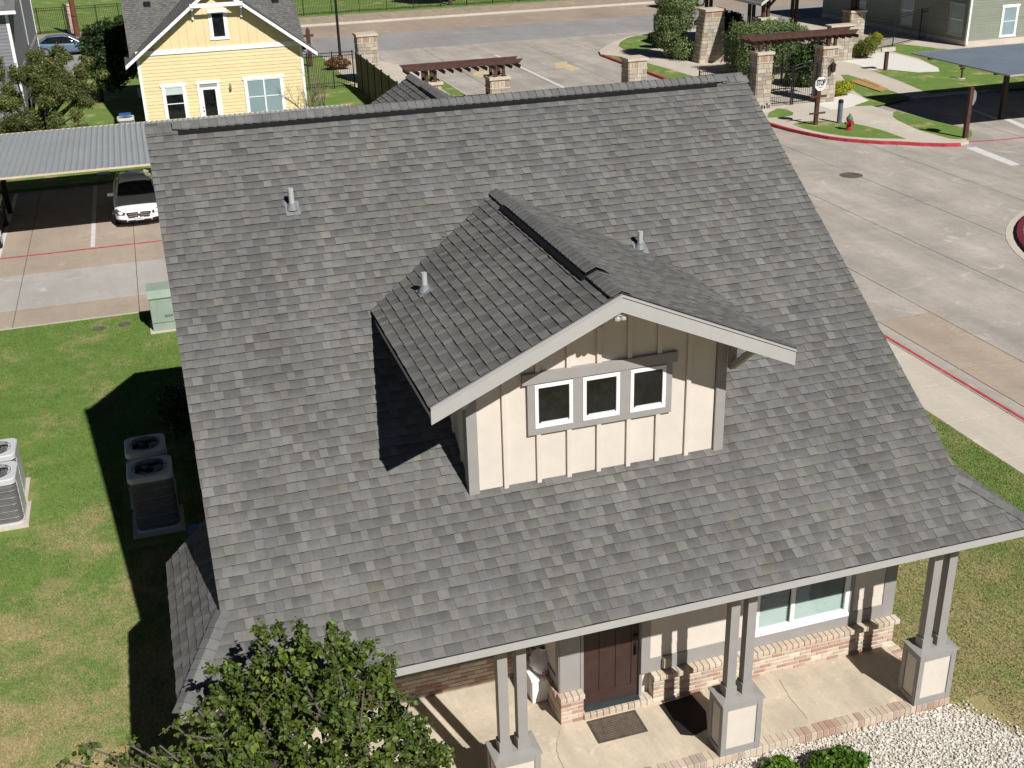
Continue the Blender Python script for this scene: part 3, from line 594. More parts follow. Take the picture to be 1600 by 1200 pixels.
def wains(face, a, b_, par, z0=0, rows=6, axis='x', depth=.09, stuff=False):
    """running bond bricks on a wall face between a and b"""
    L = b_-a; nb = max(1, round(L/.21)); bw = L/nb; js = MB()
    for r_ in range(rows):
        o_ = (bw/2 if r_ % 2 else 0); k = a-o_
        while k < b_-.01:
            p0, p1 = max(k, a), min(k+bw, b_); k += bw
            if p1-p0 < .03: continue
            j = random.uniform(-.003, .003); zA = z0+r_*.077+.006; zB = zA+.065
            lo, hi = ((p0+.005, face+j, zA), (p1-.005, face+depth+j, zB)) if axis == 'x' else ((face+j, p0+.005, zA), (face+depth+j, p1-.005, zB))
            if stuff: js.box(lo, hi, random.choice(BR))
            else: brick(par, lo, hi)
    if stuff: o = js.build('brickwork', BRICKM, par); o['kind'] = 'stuff'
bwall = part('brick_wainscot', house, MORTAR, lambda b: (b.box((-.43, 1.43, -.02), (3.88, 1.62, .462)), b.box((-1.955, 1.43, -.02), (-1.60, 1.62, .462)), b.box((-1.955, 1.621, -.02), (-1.80, 2.74, .462)), b.box((-6.28, 2.765, -.02), (-1.956, 2.85, .462)), b.box((-1.60, 1.45, -.02), (-.43, 1.60, .085))))
wains(1.42, -.44, 3.89, bwall); wains(1.42, -1.965, -1.595, bwall); wains(-1.965, 1.53, 2.75, bwall, axis='y'); wains(2.755, -6.28, -1.98, bwall, stuff=True)
for i in range(42): x0 = -.46+i*.1048; brick(bwall, (x0+.004, 1.35, .463), (x0+.1, 1.515, .545), pale=True)
for i in range(4): x0 = -1.99+i*.1; brick(bwall, (x0+.004, 1.35, .463), (x0+.096, 1.515, .545), pale=True)
for i in range(12): y0 = 1.53+i*.102; brick(bwall, (-2.02, y0, .463), (-1.88, y0+.096, .545))
for i in range(11): x0 = -1.59+i*.1045; brick(bwall, (x0+.004, 1.40, .0), (x0+.1, 1.60, .1), pale=True)
# siding and trim over the wainscot
SY = 1.505
sid = part('siding_panel', house, CREAM, lambda b: (b.box((-.5, SY+.02, .54), (1.31, 1.64, 3.1)), b.box((2.985, SY+.02, .54), (3.86, 1.64, 3.1)), b.box((1.3101, SY+.02, .54), (2.9849, 1.64, .82)), b.box((1.3101, SY+.02, 2.33), (2.9849, 1.64, 3.1)), b.box((-1.925, SY+.02, .54), (-1.62, 1.64, 3.1))))
part('siding_panel', house, CREAM, lambda b: b.box((-1.93, 1.55, .54), (-1.86, 2.83, 3.1)))
T_ = lambda lo, hi: bx('trim_board', sid, TRIM, lo, hi, .003)
T_((-.62, SY-.01, .548), (-.47, SY+.06, 3.08)); T_((-.469, SY-.006, .548), (3.86, SY+.019, .80)); T_((3.66, SY-.008, .548), (3.875, SY+.018, 3.08)); T_((-.468, SY-.005, 2.6), (3.655, SY+.018, 3.08))
T_((-1.945, SY-.01, .548), (-1.62, SY+.019, 3.08)); T_((-1.96, 1.51, .548), (-1.931, 1.66, 3.08)); T_((-1.955, 1.661, .548), (-1.931, 2.82, .72)); T_((-1.955, 2.66, .721), (-1.931, 2.82, 3.05))
bk = part('siding_panel', house, CREAM, lambda b: b.box((-6.28, 2.80, .47), (-1.935, 2.86, 3.1)))
# laps of the cream hardboard panels
for xa, xb in ((-.465, 1.20), (3.10, 3.655)):
    for i in range(9): z0 = .806+i*.2; part('plank', sid, CREAM, lambda b: b.prismx([(SY+.02, z0), (SY+.004, z0), (SY+.014, z0+.199), (SY+.02, z0+.199)], xa, xb))
# window with blinds
T_((1.205, SY-.012, .801), (1.295, SY+.019, 2.6)); T_((3.0, SY-.012, .801), (3.09, SY+.019, 2.6))
WX0, WX1, WZ0, WZ1 = 1.30, 2.995, .805, 2.35
part('dark_interior_sheet', house, ROOM, lambda b: b.box((1.312, 1.612, .822), (2.983, 1.622, 2.328)))  # dark sheet behind the blinds; its colour stands in for the unlit interior
wd = window(house, WX0, WX1, WZ0, WZ1, SY-.012, .075, WHITE, GLASS, None, .04, 1.965)
wb = part('window_sill', wd, WHITE, lambda b: b.box((WX0-.01, SY-.05, WZ0-.028), (WX1+.01, SY-.0125, WZ0+.03)), bevel=.003)
for (xa, xb) in ((1.385, 1.925), (2.005, 2.915)):
    me = MB().add([(0, -.02, -.008), (xb-xa, -.02, -.008), (xb-xa, .02, .012), (0, .02, .012), (0, -.02, -.0055), (xb-xa, -.02, -.0055), (xb-xa, .02, .0145), (0, .02, .0145)], [(0,1,2,3), (4,5,6,7), (0,1,5,4), (2,3,7,6), (0,3,7,4), (1,2,6,5)]).mesh('blind_slat', (0, 0, 0), BLIND)
    for i in range(34): link('blind_slat', me, wd, (xa, SY+.055, .90+i*.042))
    bx('blind_rail', wd, BLIND, (xa, SY+.035, .872), (xb, SY+.075, .886))
# the wall behind the window is covered by the dark painted sheet
# door
DOORM = paint('dark_brown_door_paint', (.052, .030, .024), .45, .15, 6, .1, 50)
door = part('door', house, DOORM, lambda b: b.box((-1.545, 1.60, .125), (-.635, 1.629, 2.2)))
xs = [-1.545, -1.455, -1.275, -1.185, -1.005, -.925, -.745, -.635]
for i in (0, 2, 4, 6): bx('stile', door, DOORM, (xs[i], 1.585, .34), (xs[i+1], 1.599, 1.5), .004)
bx('rail', door, DOORM, (-1.545, 1.585, .125), (-.635, 1.5995, .338), .004); bx('rail', door, DOORM, (-1.545, 1.585, 1.502), (-.635, 1.5995, 1.64), .004); bx('rail', door, DOORM, (-1.545, 1.585, 2.05), (-.635, 1.5995, 2.2), .004)
for i in (0, 6): bx('stile', door, DOORM, (xs[i], 1.585, 1.641), (xs[i+1], 1.599, 2.049), .004)
hd = part('handle', door, BLACK, lambda b: (b.lathe((-.69, 1.575, 1.24), [(.03, -.03), (.03, .03)], 12), b.tube([(-.69, 1.59, 1.08), (-.69, 1.54, 1.06), (-.69, 1.53, .95), (-.69, 1.585, .90)], .014, 8), b.box((-.715, 1.575, .88), (-.665, 1.5845, 1.13))))
for lo, hi in (((-1.60, 1.53, .1), (-1.55, 1.64, 2.25)), ((-.63, 1.53, .1), (-.585, 1.64, 2.25))): bx('door_jamb', house, TRIM, lo, hi, .003)
part('threshold', house, paint('dark_metal_sill', (.06, .075, .075), .35, .2, 8, metal=.5), lambda b: b.prismx([(1.46, .1), (1.628, .1), (1.628, .124), (1.55, .122), (1.46, .108)], -1.548, -.632))
bx('doorbell', house, TRIM, (-.57, SY-.03, 1.48), (-.535, SY-.011, 1.57), .004)
bx('outlet_cover', house, paint('tan_outlet_cover', (.42, .36, .28), .6), (-.27, SY-.09, .62), (-.15, SY-.0065, .80), .015)
part('ceiling', house, TRIM, lambda b: b.box((-6.3, .34, 3.04), (3.86, 2.8, 3.06)))
# ---- porch piers with paired posts
def pier(X):
    w_, d_, h_ = .643, .427, .972
    o = part('porch_pier', house, CREAM, lambda b: b.box((X+.02, .02, 0), (X+w_-.02, d_-.02, h_-.045)))
    t = lambda lo, hi: bx('trim_board', o, TRIM, lo, hi, .003)
    for y0, y1 in ((0, .0195), (d_-.0195, d_)):
        t((X, y0, .0), (X+.085, y1, h_-.046)); t((X+w_-.085, y0, .0), (X+w_, y1, h_-.046)); t((X+.086, y0+.001, .0), (X+w_-.086, y1-.001, .12)); t((X+.086, y0+.001, h_-.15), (X+w_-.086, y1-.001, h_-.046))
    for x0, x1 in ((X, X+.0195), (X+w_-.0195, X+w_)):
        t((x0, .02, .0), (x1, .09, h_-.046)); t((x0, d_-.09, .0), (x1, d_-.02, h_-.046)); t((x0+.001, .091, .0), (x1-.001, d_-.091, .10)); t((x0+.001, .091, h_-.15), (x1-.001, d_-.091, h_-.046))
    part('cap', o, TRIM, lambda b: b.add([(X-.02, -.02, h_-.045), (X+w_+.02, -.02, h_-.045), (X+w_+.02, d_+.02, h_-.045), (X-.02, d_+.02, h_-.045), (X-.02, -.02, h_-.02), (X+w_+.02, -.02, h_-.02), (X+w_+.02, d_+.02, h_-.02), (X-.02, d_+.02, h_-.02), (X+.08, .10, h_), (X+w_-.08, .10, h_), (X+w_-.08, d_-.10, h_), (X+.08, d_-.10, h_)],
        [(3,2,1,0), (0,1,5,4), (1,2,6,5), (2,3,7,6), (3,0,4,7), (4,5,9,8), (5,6,10,9), (6,7,11,10), (7,4,8,11), (8,9,10,11)]))
    for cx in (.113, .375):
        part('post', o, TRIM, lambda b: b.box((X+cx, .14, h_+.15), (X+cx+.14, .28, ZE-.361)), bevel=.004)
        part('post_base', o, TRIM, lambda b: b.box((X+cx-.018, .122, h_-.012), (X+cx+.158, .298, h_+.165)), bevel=.004)
for X in (-3.4097, 0, 3.3049, -6.78): pier(X)
CRK = paint('dirt_in_crack', (.16, .12, .08), .9)
for pts in ([(1217,1062),(1226,1075),(1234,1090),(1245,1103),(1252,1112),(1262,1124)], [(877,1136),(872,1150),(869,1163),(871,1178),(877,1192),(880,1200)]):
    P3 = [g(u, v, 0) for u, v in pts]; P4 = [P3[0]]
    for a, b_ in zip(P3, P3[1:]): P4 += [a+(b_-a)*f+np.array([random.gauss(0, .008), random.gauss(0, .008), 0]) for f in (.33, .66, 1)]
    part('crack', pf, CRK, lambda b: [b.add([(p0[0]-.004, p0[1]-.003, .0025), (p0[0]+.004, p0[1]+.003, .0025), (p1[0]+.004, p1[1]+.003, .0025), (p1[0]-.004, p1[1]-.003, .0025)], [(0, 1, 2, 3)]) for p0, p1 in zip(P4, P4[1:])], fix=False)
# ---- things on the porch
def mat_(name, pts, th, m, label, cat, rib=None):
    o = part(name, None, m, lambda b: b.prism(pts, .002, th)); tag(o, label, cat); return o
q = [tuple(g(750+x_/5, 960+y_/5, 0)[:2]) for x_, y_ in ((835, 835), (1215, 755), (1315, 920), (920, 1010))]
ctr = np.mean(np.array(q), 0); x0, x1 = ctr[0]-.40, ctr[0]+.40; y0, y1 = ctr[1]-.25, ctr[1]+.25
dm = thing('door_mat', (ctr[0], ctr[1], 0), 'brown rubber door mat with a woven pattern in front of the door', 'door mat')
bx('mat_base', dm, MATR, (x0, y0, .001), (x1, y1, .012))
for lo, hi in (((x0, y0, .0125), (x1, y0+.03, .018)), ((x0, y1-.03, .0125), (x1, y1, .018)), ((x0, y0+.031, .0125), (x0+.03, y1-.031, .018)), ((x1-.03, y0+.031, .0125), (x1, y1-.031, .018))): bx('rim', dm, MATR, lo, hi)
def weave(b):
    for i in range(26):
        for j in range(12):
            cx, cy = x0+.05+i*.028, y0+.05+j*.036; s_ = 1 if (i+j) % 2 else -1; b.obox((cx, cy, .0155), (.014, .008*s_, 0), (-.003*s_, .006, 0), (0, 0, .0028))
o = part('tread', dm, paint('worn_mat_tread', (.16, .125, .09), .8, .3, 9), weave); o['kind'] = 'stuff'
q = [tuple(g(640+x_/2.667, 850+y_/2.667, 0)[:2]) for x_, y_ in ((1040, 672), (1175, 630), (1235, 700), (1240, 770), (1180, 800), (1130, 795))]
mat_('floor_mat', q, .012, MATD, 'black rumpled floor mat in the shade behind the middle porch pier', 'floor mat')
pb = g(866, 1092, 0); bxx, bxy = float(pb[0]), float(pb[1])
wbx = thing('storage_box', (bxx, bxy, 0), 'white plastic storage box against the wall beside the door', 'box')
WB = paint('white_plastic', (.78, .76, .75), .4, .04, 4)
bx('body', wbx, WB, (bxx-.36, bxy, .0), (bxx+.06, bxy+.45, .42), .02); bx('lid', wbx, WB, (bxx-.38, bxy-.02, .421), (bxx+.08, bxy+.47, .47), .012); bx('latch', wbx, WB, (bxx-.2, bxy-.03, .36), (bxx-.1, bxy-.001, .43), .004)
bag = thing('plastic_bag', (bxx-.1, bxy+.2, .472), 'white plastic bag with red lettering on the storage box', 'bag')
def bagf(b):
    prof = [(.17, 0), (.21, .06), (.22, .15), (.19, .25), (.12, .32), (.05, .36), (.07, .42)]
    vs = []; fs = []; nn = 18
    for r_, z_ in prof:
        for k_ in range(nn): t = 2*math.pi*k_/nn; rr = r_*(1+.09*math.sin(3*t+z_*9)+.05*math.sin(7*t+z_*21)); vs.append((bxx-.1+rr*math.cos(t), bxy+.2+rr*math.sin(t), .473+z_))
    for i in range(len(prof)-1):
        for k_ in range(nn): fs.append((i*nn+k_, i*nn+(k_+1) % nn, (i+1)*nn+(k_+1) % nn, (i+1)*nn+k_))
    fs.append(tuple(reversed(range(nn)))); b.add(vs, fs)
part('sack', bag, paint('white_bag_film', (.75, .74, .76), .35, .05, 8, .3, 20), bagf, smooth=True)
part('red_print', bag, paint('red_print_ink', (.45, .02, .05), .4), lambda b: [b.beam((bxx-.2+.03*i, bxy-.045-.02*math.sin(i*.9), .56+.03*(i % 3)), (bxx-.185+.03*i, bxy-.048-.02*math.sin(i*.9), .62+.02*(i % 2)), .02, .008, up=(0, 1, 0)) for i in range(7)])
# ============================================================ NEIGHBOURING BUILDINGS
def planks(parent, m, x0, x1, z0, z1, y, pitch=.15, zt=None, holes=(), th=.022, side=None):
    """lap siding on a wall facing -y (or -x when side is given): one plank object per course and free span"""
    n = int((z1-z0)/pitch)
    for i in range(n):
        a, b_ = z0+i*pitch, z0+(i+1)*pitch-.002; xa, xb = x0, x1
        if zt: xa, xb = zt(b_, x0, x1)
        spans = [(xa, xb)]
        for hx0, hx1, hz0, hz1 in holes:
            if hz0 < (a+b_)/2 < hz1:
                ns = []
                for p0, p1 in spans:
                    if hx1 <= p0 or hx0 >= p1: ns.append((p0, p1)); continue
                    if hx0 > p0: ns.append((p0, hx0))
                    if hx1 < p1: ns.append((hx1, p1))
                spans = ns
        for p0, p1 in spans:
            if p1-p0 < .05: continue
            t = random.uniform(.95, 1.05)
            if side is None: part('plank', parent, m, lambda b: b.prismx([(y, a), (y-th, a), (y-.004, b_), (y, b_)], p0, p1, (t, t, t)))
            else: part('plank', parent, m, lambda b: b.prismy([(side, a), (side-th, a), (side-.004, b_), (side, b_)], p0, p1, (t, t, t)))
def shingled(parent, P0, U, W, nrm, rows, lim, exp=.145, wm=1.2):
    T = Tabs(); T.field(P0, U, W, nrm, rows, lim, exp, wmul=wm); return T.build(parent)
# ---- yellow house
YH = 48.5; YX0, YX1, YPX = -6.66, 1.37, -2.6
yh = thing('yellow_house', ((YX0+YX1)/2, YH, GZ), 'pale yellow sided cottage with white trim and a front gable', 'house')
YS_ = .765; ZEV = 3.50; OV = .55; yzr = lambda x: ZEV+YS_*(min(x-(-7.19), 2.03-x))
body = part('wall', yh, YELLOW, lambda b: b.prismy([(YX0+.02, GZ-.1), (YX1-.02, GZ-.1), (YX1-.02, yzr(YX1)-.25), (YPX, yzr(YPX)-.25), (YX0+.02, yzr(YX0)-.25)], YH+.03, YH+9))
part('foundation', yh, CONCW, lambda b: b.box((YX0, YH, GZ-.1), (YX1, YH+.025, .1)))
w1 = (-5.70, -4.55, .56, 2.26); dr = (-4.0, -2.9, .02, 2.27); w2 = (-1.70, .26, .56, 2.30); w3 = (-3.02, -2.14, 4.42, 5.62)
planks(body, YELLOW, YX0+.13, YX1-.13, .1, 3.80, YH+.03, .168, holes=[w1, dr, w2])
bx('belly_band', yh, WHITE, (YX0, YH-.03, 3.80), (YX1, YH+.03, 4.03))
for a, b_ in ((YX0, YX0+.13), (YX1-.13, YX1)): bx('corner_board', yh, WHITE, (a, YH-.02, -.1), (b_, YH+.03, 3.795))
for i in range(19):
    x0 = YX0+.1+i*.415; x1 = x0+.412
    if x0 > YX1-.1: break
    zt = min(yzr(x0), yzr(x1))-.22
    if zt < 4.1: continue
    part('board', body, YELLOW, lambda b: b.prismy([(x0, 4.035), (x1, 4.035), (x1, max(4.06, yzr(x1)-.22)), (x0, max(4.06, yzr(x0)-.22))], YH+.005, YH+.029)); bx('batten', body, YELLOW, (x0-.03, YH-.016, 4.035), (x0+.02, YH+.0045, max(4.08, yzr(x0)-.25)))
def yframe(r, over=.06):
    x0, x1, z0, z1 = r
    for lo, hi in (((x0, YH-.03, z0), (x0+.12, YH+.03, z1)), ((x1-.12, YH-.0301, z0), (x1, YH+.03, z1)), ((x0-over, YH-.04, z1+.001), (x1+over, YH+.03, z1+.16)), ((x0-.03, YH-.045, z0-.09), (x1+.03, YH+.03, z0-.001))): bx('trim_board', yh, WHITE, lo, hi)
yframe(w1); yframe(w2); yframe(w3, .03)
for lo, hi in (((dr[0], YH-.03, dr[2]), (dr[0]+.12, YH+.03, dr[3])), ((dr[1]-.12, YH-.03, dr[2]), (dr[1], YH+.03, dr[3])), ((dr[0]-.06, YH-.04, dr[3]+.001), (dr[1]+.06, YH+.03, dr[3]+.16))): bx('trim_board', yh, WHITE, lo, hi)
yw = window(yh, w1[0]+.121, w1[1]-.121, w1[2], w1[3]-.001, YH-.01, .05, rail=1.42); bx('blind', yw, BLIND, (w1[0]+.17, YH+.005, 1.86), (w1[1]-.17, YH+.0075, 2.2))
window(yh, w2[0]+.121, w2[1]-.121, w2[2], w2[3]-.001, YH-.01, .05, gm=PGLASS, rail=1.44, mull=(w2[0]+w2[1])/2); window(yh, w3[0]+.121, w3[1]-.121, w3[2], w3[3]-.001, YH-.045, .05)
yd = bx('door', yh, WHITE, (dr[0]+.121, YH+.0, .04), (dr[1]-.121, YH+.045, 2.1)); bx('glass_pane', yd, DGLASS, (dr[0]+.27, YH-.006, .25), (dr[1]-.24, YH-.001, 1.98)); part('handle', yd, BLACK, lambda b: (b.lathe((dr[0]+.19, YH-.02, .92), [(.03, 0), (.03, .06)], 8), b.lathe((dr[0]+.19, YH-.02, 1.1), [(.025, 0), (.025, .05)], 8)))
bx('door_head', yd, TRIM, (dr[0]+.121, YH+.0, 2.101), (dr[1]-.121, YH+.03, 2.268))
part('porch_lamp', yh, ALU, lambda b: (b.box((-2.43, YH-.02, 1.85), (-2.33, YH+.0, 2.2)), b.lathe((-2.38, YH-.1, 1.88), [(.03, 0), (.06, .05), (.06, .2), (.03, .28)], 8)))
yroof = part('roof', yh, DECK, lambda b: [slabpoly(b, [(xe_, YH-OV, ZEV), (YPX, YH-OV, yzr(YPX)), (YPX, YH+7.5, yzr(YPX)), (xe_, YH+2.2, ZEV)], .1) for xe_ in (-7.19, 2.03)])
kk = 1/math.hypot(1, YS_)
for sx, xe_ in ((1, -7.2), (-1, 2.04)):
    shingled(yroof, (xe_, 0, ZEV), (0, 1, 0), np.array([sx, 0, YS_])*kk, np.array([-YS_*sx, 0, 1])*kk, int(4.6/kk/.145), lambda v: (YH-OV-.01, YH+2.2+v*kk*1.15))
    part('barge_board', yroof, WHITE, lambda b: b.prismy([(YPX, yzr(YPX)-.02), (xe_, ZEV-.02), (xe_, ZEV-.2), (YPX, yzr(YPX)-.2)], YH-OV-.03, YH-OV+.01))
# main roof behind the gable, facing the street side
MS = .70; mk = 1/math.hypot(1, MS)
part('roof_deck', yroof, DECK, lambda b: slabpoly(b, [(-6.95, YH+.4, 3.62), (1.62, YH+.4, 3.62), (1.62, YH+6.5, 3.62+6.1*MS), (-6.95, YH+6.5, 3.62+6.1*MS)], .12))
shingled(yroof, (0, YH+.39, 3.615), (1, 0, 0), np.array([0, 1, MS])*mk, np.array([0, -MS, 1])*mk, int(6.1/mk/.145), lambda v: (-6.96, 1.63))
part('roof_deck', yroof, DECK, lambda b: slabpoly(b, [(-6.95, YH+6.5, 3.62+6.1*MS), (1.62, YH+6.5, 3.62+6.1*MS), (1.62, YH+12.6, 3.62), (-6.95, YH+12.6, 3.62)], .12))
bx('collar_beam', yroof, WHITE, (YPX-1.25, YH-OV-.06, 5.93), (YPX+1.25, YH-OV-.031, 6.12)); 
for xx in (YPX-1.2, YPX+1.12): bx('bracket', yroof, WHITE, (xx, YH-OV, 5.35), (xx+.09, YH-.04, 5.92)) if False else part('bracket', yroof, WHITE, lambda b: (b.box((xx, YH-OV+.011, 5.82), (xx+.09, YH-.04, 5.95)), b.box((xx, YH-.13, 5.35), (xx+.09, YH-.041, 5.8199))))
for u, v in ((230, 8), (430, 2)):
    n = np.array([0, -MS, 1.]); r_ = ray(u, v); P = CAM+r_*(n @ (np.array([0, YH+.4, 3.62])-CAM)/(n @ r_)); part('roof_vent', yroof, BLACKP, lambda b: b.box((P[0]-.16, P[1]-.15, P[2]-.05), (P[0]+.16, P[1]+.15, P[2]+.16)))
# ---- blue grey house at the far left
gh = thing('grey_house', (-16, 60, GZ), 'blue grey sided house with white corner boards at the left edge', 'house')
GHX, GHY = -12.55, 54.2
gb = part('wall', gh, GREYS, lambda b: b.box((-24, GHY+.02, GZ-.1), (GHX-.02, 71, 6.2)))
planks(gb, GREYS, -18, GHX-.14, .1, 5.6, GHY+.02, .17)
n_ = int(5.6/.17)
for i in range(n_):
    t = random.uniform(.95, 1.05); a = .1+i*.17; part('plank', gb, GREYS, lambda b: b.prismy([(GHX-.02, a), (GHX+.006, a), (GHX-.015, a+.168), (GHX-.02, a+.168)], GHY+.14, 71, (t, t, t)))
bx('corner_board', gh, WHITE, (GHX-.13, GHY-.02, 0), (GHX+.02, GHY+.13, 5.8)); bx('belly_band', gh, FASCIA, (GHX, GHY+.14, 2.42), (GHX+.03, 71, 2.62)); bx('corner_board', gh, WHITE, (GHX-.1, 70.9, 0), (GHX+.03, 71.03, 5.8)); bx('downpipe', gh, FASCIA, (GHX+.008, 63, 2.9), (GHX+.07, 63.1, 5.8))
gr_ = part('roof', gh, SHING, lambda b: slabpoly(b, [(-24, GHY-.5, 5.75), (GHX+.45, GHY-.5, 5.75), (GHX+.45, 62.5, 9.4), (-24, 62.5, 9.4)], .14))
part('roof_slope', gr_, SHING, lambda b: slabpoly(b, [(-24, 62.5, 9.4), (GHX+.45, 62.5, 9.4), (GHX+.45, 71.5, 5.75), (-24, 71.5, 5.75)], .14)); bx('fascia', gr_, WHITE, (-24, GHY-.53, 5.58), (GHX+.46, GHY-.50, 5.75)); bx('soffit', gr_, WHITE, (-24, GHY-.499, 5.585), (GHX+.455, GHY-.01, 5.605))
# ---- green house at the right
nh = thing('green_house', (50, 58, GZ), 'sage green sided house with white trimmed windows behind the gate garden', 'house')
NX, NY = 45.9, 54.3
nb = part('wall', nh, GREENS, lambda b: b.box((NX+.02, NY+.02, GZ-.1), (58, 72, 6))); bx('foundation', nh, CONCW, (NX-.01, NY, GZ-.1), (NX+.0195, 72, .18)); bx('foundation', nh, CONCW, (NX-.01, NY-.01, GZ-.1), (58, NY+.0195, .18))
hw = [(60.2, 61.75, .45, 2.5), (52.6+2.2, 56.3, .5, 2.4), (66, 67.5, .5, 2.4)]
for i in range(20):
    a = .18+i*.17; t = random.uniform(.94, 1.06)
    if a > 3.4: break
    sp = [(NY+.14, 72)]
    for y0, y1, z0, z1 in hw:
        if z0-.05 < a+.08 < z1+.1: sp = [q for p0, p1 in sp for q in ([(p0, y0), (y1, p1)] if p0 < y0 < p1 else [(p0, p1)])]
    for p0, p1 in sp: part('plank', nb, GREENS, lambda b: b.prismy([(NX+.02, a), (NX-.006, a), (NX+.015, a+.168), (NX+.02, a+.168)], p0, p1, (t, t, t)))
fw_ = (48.45, 49.75, .35, 2.2)
planks(nb, GREENS, NX+.14, 58, .18, 3.4, NY+.02, .17, holes=[fw_])
bx('corner_board', nh, WHITE, (NX-.02, NY-.02, 0), (NX+.12, NY+.13, 5))
for y0, y1, z0, z1 in hw:
    for lo, hi in (((NX-.03, y0, z0), (NX+.03, y0+.12, z1)), ((NX-.03, y1-.12, z0), (NX+.03, y1, z1)), ((NX-.04, y0-.06, z1), (NX+.03, y1+.06, z1+.14)), ((NX-.04, y0-.03, z0-.08), (NX+.03, y1+.03, z0))): bx('trim_board', nh, FASCIA, lo, hi)
    ww = bx('window', nh, PGLASS, (NX+.0, y0+.121, z0+.001), (NX+.03, y1-.121, z1-.001)); bx('sash_rail', ww, WHITE, (NX-.02, y0+.122, (z0+z1)/2-.03), (NX-.001, y1-.122, (z0+z1)/2+.03))
x0, x1, z0, z1 = fw_
for lo, hi in (((x0, NY-.03, z0), (x0+.12, NY+.03, z1)), ((x1-.12, NY-.03, z0), (x1, NY+.03, z1)), ((x0-.06, NY-.04, z1+.001), (x1+.06, NY+.03, z1+.15)), ((x0-.04, NY-.04, z0-.09), (x1+.04, NY+.03, z0-.001))): bx('trim_board', nh, WHITE, lo, hi)
window(nh, x0+.121, x1-.121, z0, z1-.001, NY-.01, .05, gm=PGLASS, rail=(z0+z1)/2)
part('roof', nh, SHING, lambda b: slabpoly(b, [(NX-.5, NY-.5, 6), (58.5, NY-.5, 6), (58.5, 63, 9), (NX-.5, 63, 9)], .15))

# ============================================================ CARPORTS
def carport(name, label, x0, x1, y0, y1, z, m, posts, pitch, ribh, edge):
    t = thing(name, ((x0+x1)/2, (y0+y1)/2, RZ), label, 'carport')
    n = round((x1-x0)/(2*pitch)); w_ = (x1-x0)/n; b = MB()
    prof = [(0, 0), (.04, ribh), (.09, ribh), (.13, 0), (w_/2, 0), (w_/2+.04, ribh), (w_/2+.09, ribh), (w_/2+.13, 0), (w_, 0)]
    L = y1-y0; vs = [(p[0], 0, p[1]) for p in prof]+[(p[0], L, p[1]) for p in prof]+[(p[0], 0, p[1]-.015) for p in prof]+[(p[0], L, p[1]-.015) for p in prof]; k_ = len(prof)
    fs = [(i, i+1, i+1+k_, i+k_) for i in range(k_-1)]+[(i+2*k_, i+3*k_, i+1+3*k_, i+1+2*k_) for i in range(k_-1)]+[(i+2*k_, i+1+2*k_, i+1, i) for i in range(k_-1)]+[(i+k_, i+1+k_, i+1+3*k_, i+3*k_) for i in range(k_-1)]
    b.add(vs, fs); me = b.mesh('roof_panel', (0, 0, 0), m)
    for i in range(n): link('roof_panel', me, t, (x0+i*w_, y0, z))
    bx('edge_trim', t, edge, (x0-.03, y0-.03, z-.05), (x1+.03, y0-.001, z+.02)); bx('edge_trim', t, edge, (x0-.03, y1+.001, z-.05), (x1+.03, y1+.03, z+.02)); bx('edge_trim', t, edge, (x0-.03, y0, z-.05), (x0-.001, y1, z+.02)); bx('edge_trim', t, edge, (x1+.001, y0, z-.05), (x1+.03, y1, z+.02))
    for yy in (y0+1.2, (y0+y1)/2, y1-1.2): bx('purlin', t, DARKST, (x0+.1, yy-.05, z-.16), (x1-.1, yy+.05, z-.02))
    for px_, py_ in posts:
        bx('post', t, DARKST, (px_-.1, py_-.1, RZ), (px_+.1, py_+.1, z-.34)); bx('rafter', t, DARKST, (px_-.08, y0+.6, z-.36), (px_+.08, y1-.6, z-.161))
    return t
METB = paint('blue_grey_metal_roofing', (.36, .385, .39), .45, .06, .7, metal=.25, spec=.4)
METS = paint('slate_blue_metal_roofing', (.28, .33, .385), .42, .08, .7, metal=.25, spec=.4)
carport('carport', 'long light grey ribbed metal carport roof over the white car', -20, 1.9, 31.42, 39.3, 2.4, METB, [(-12.35, 37.0), (-5.95, 37.0), (.5, 37.0), (-18.8, 37.0)], .215, .035, paint('beige_edge_trim', (.55, .45, .33), .6))
carport('carport', 'slate blue ribbed metal carport roof beside the gate garden', 31.1, 48, 32.4, 39.75, 2.45, METS, [(33.4, 35.3), (40, 35.3), (46, 35.3)], .2, .03, FASCIA)
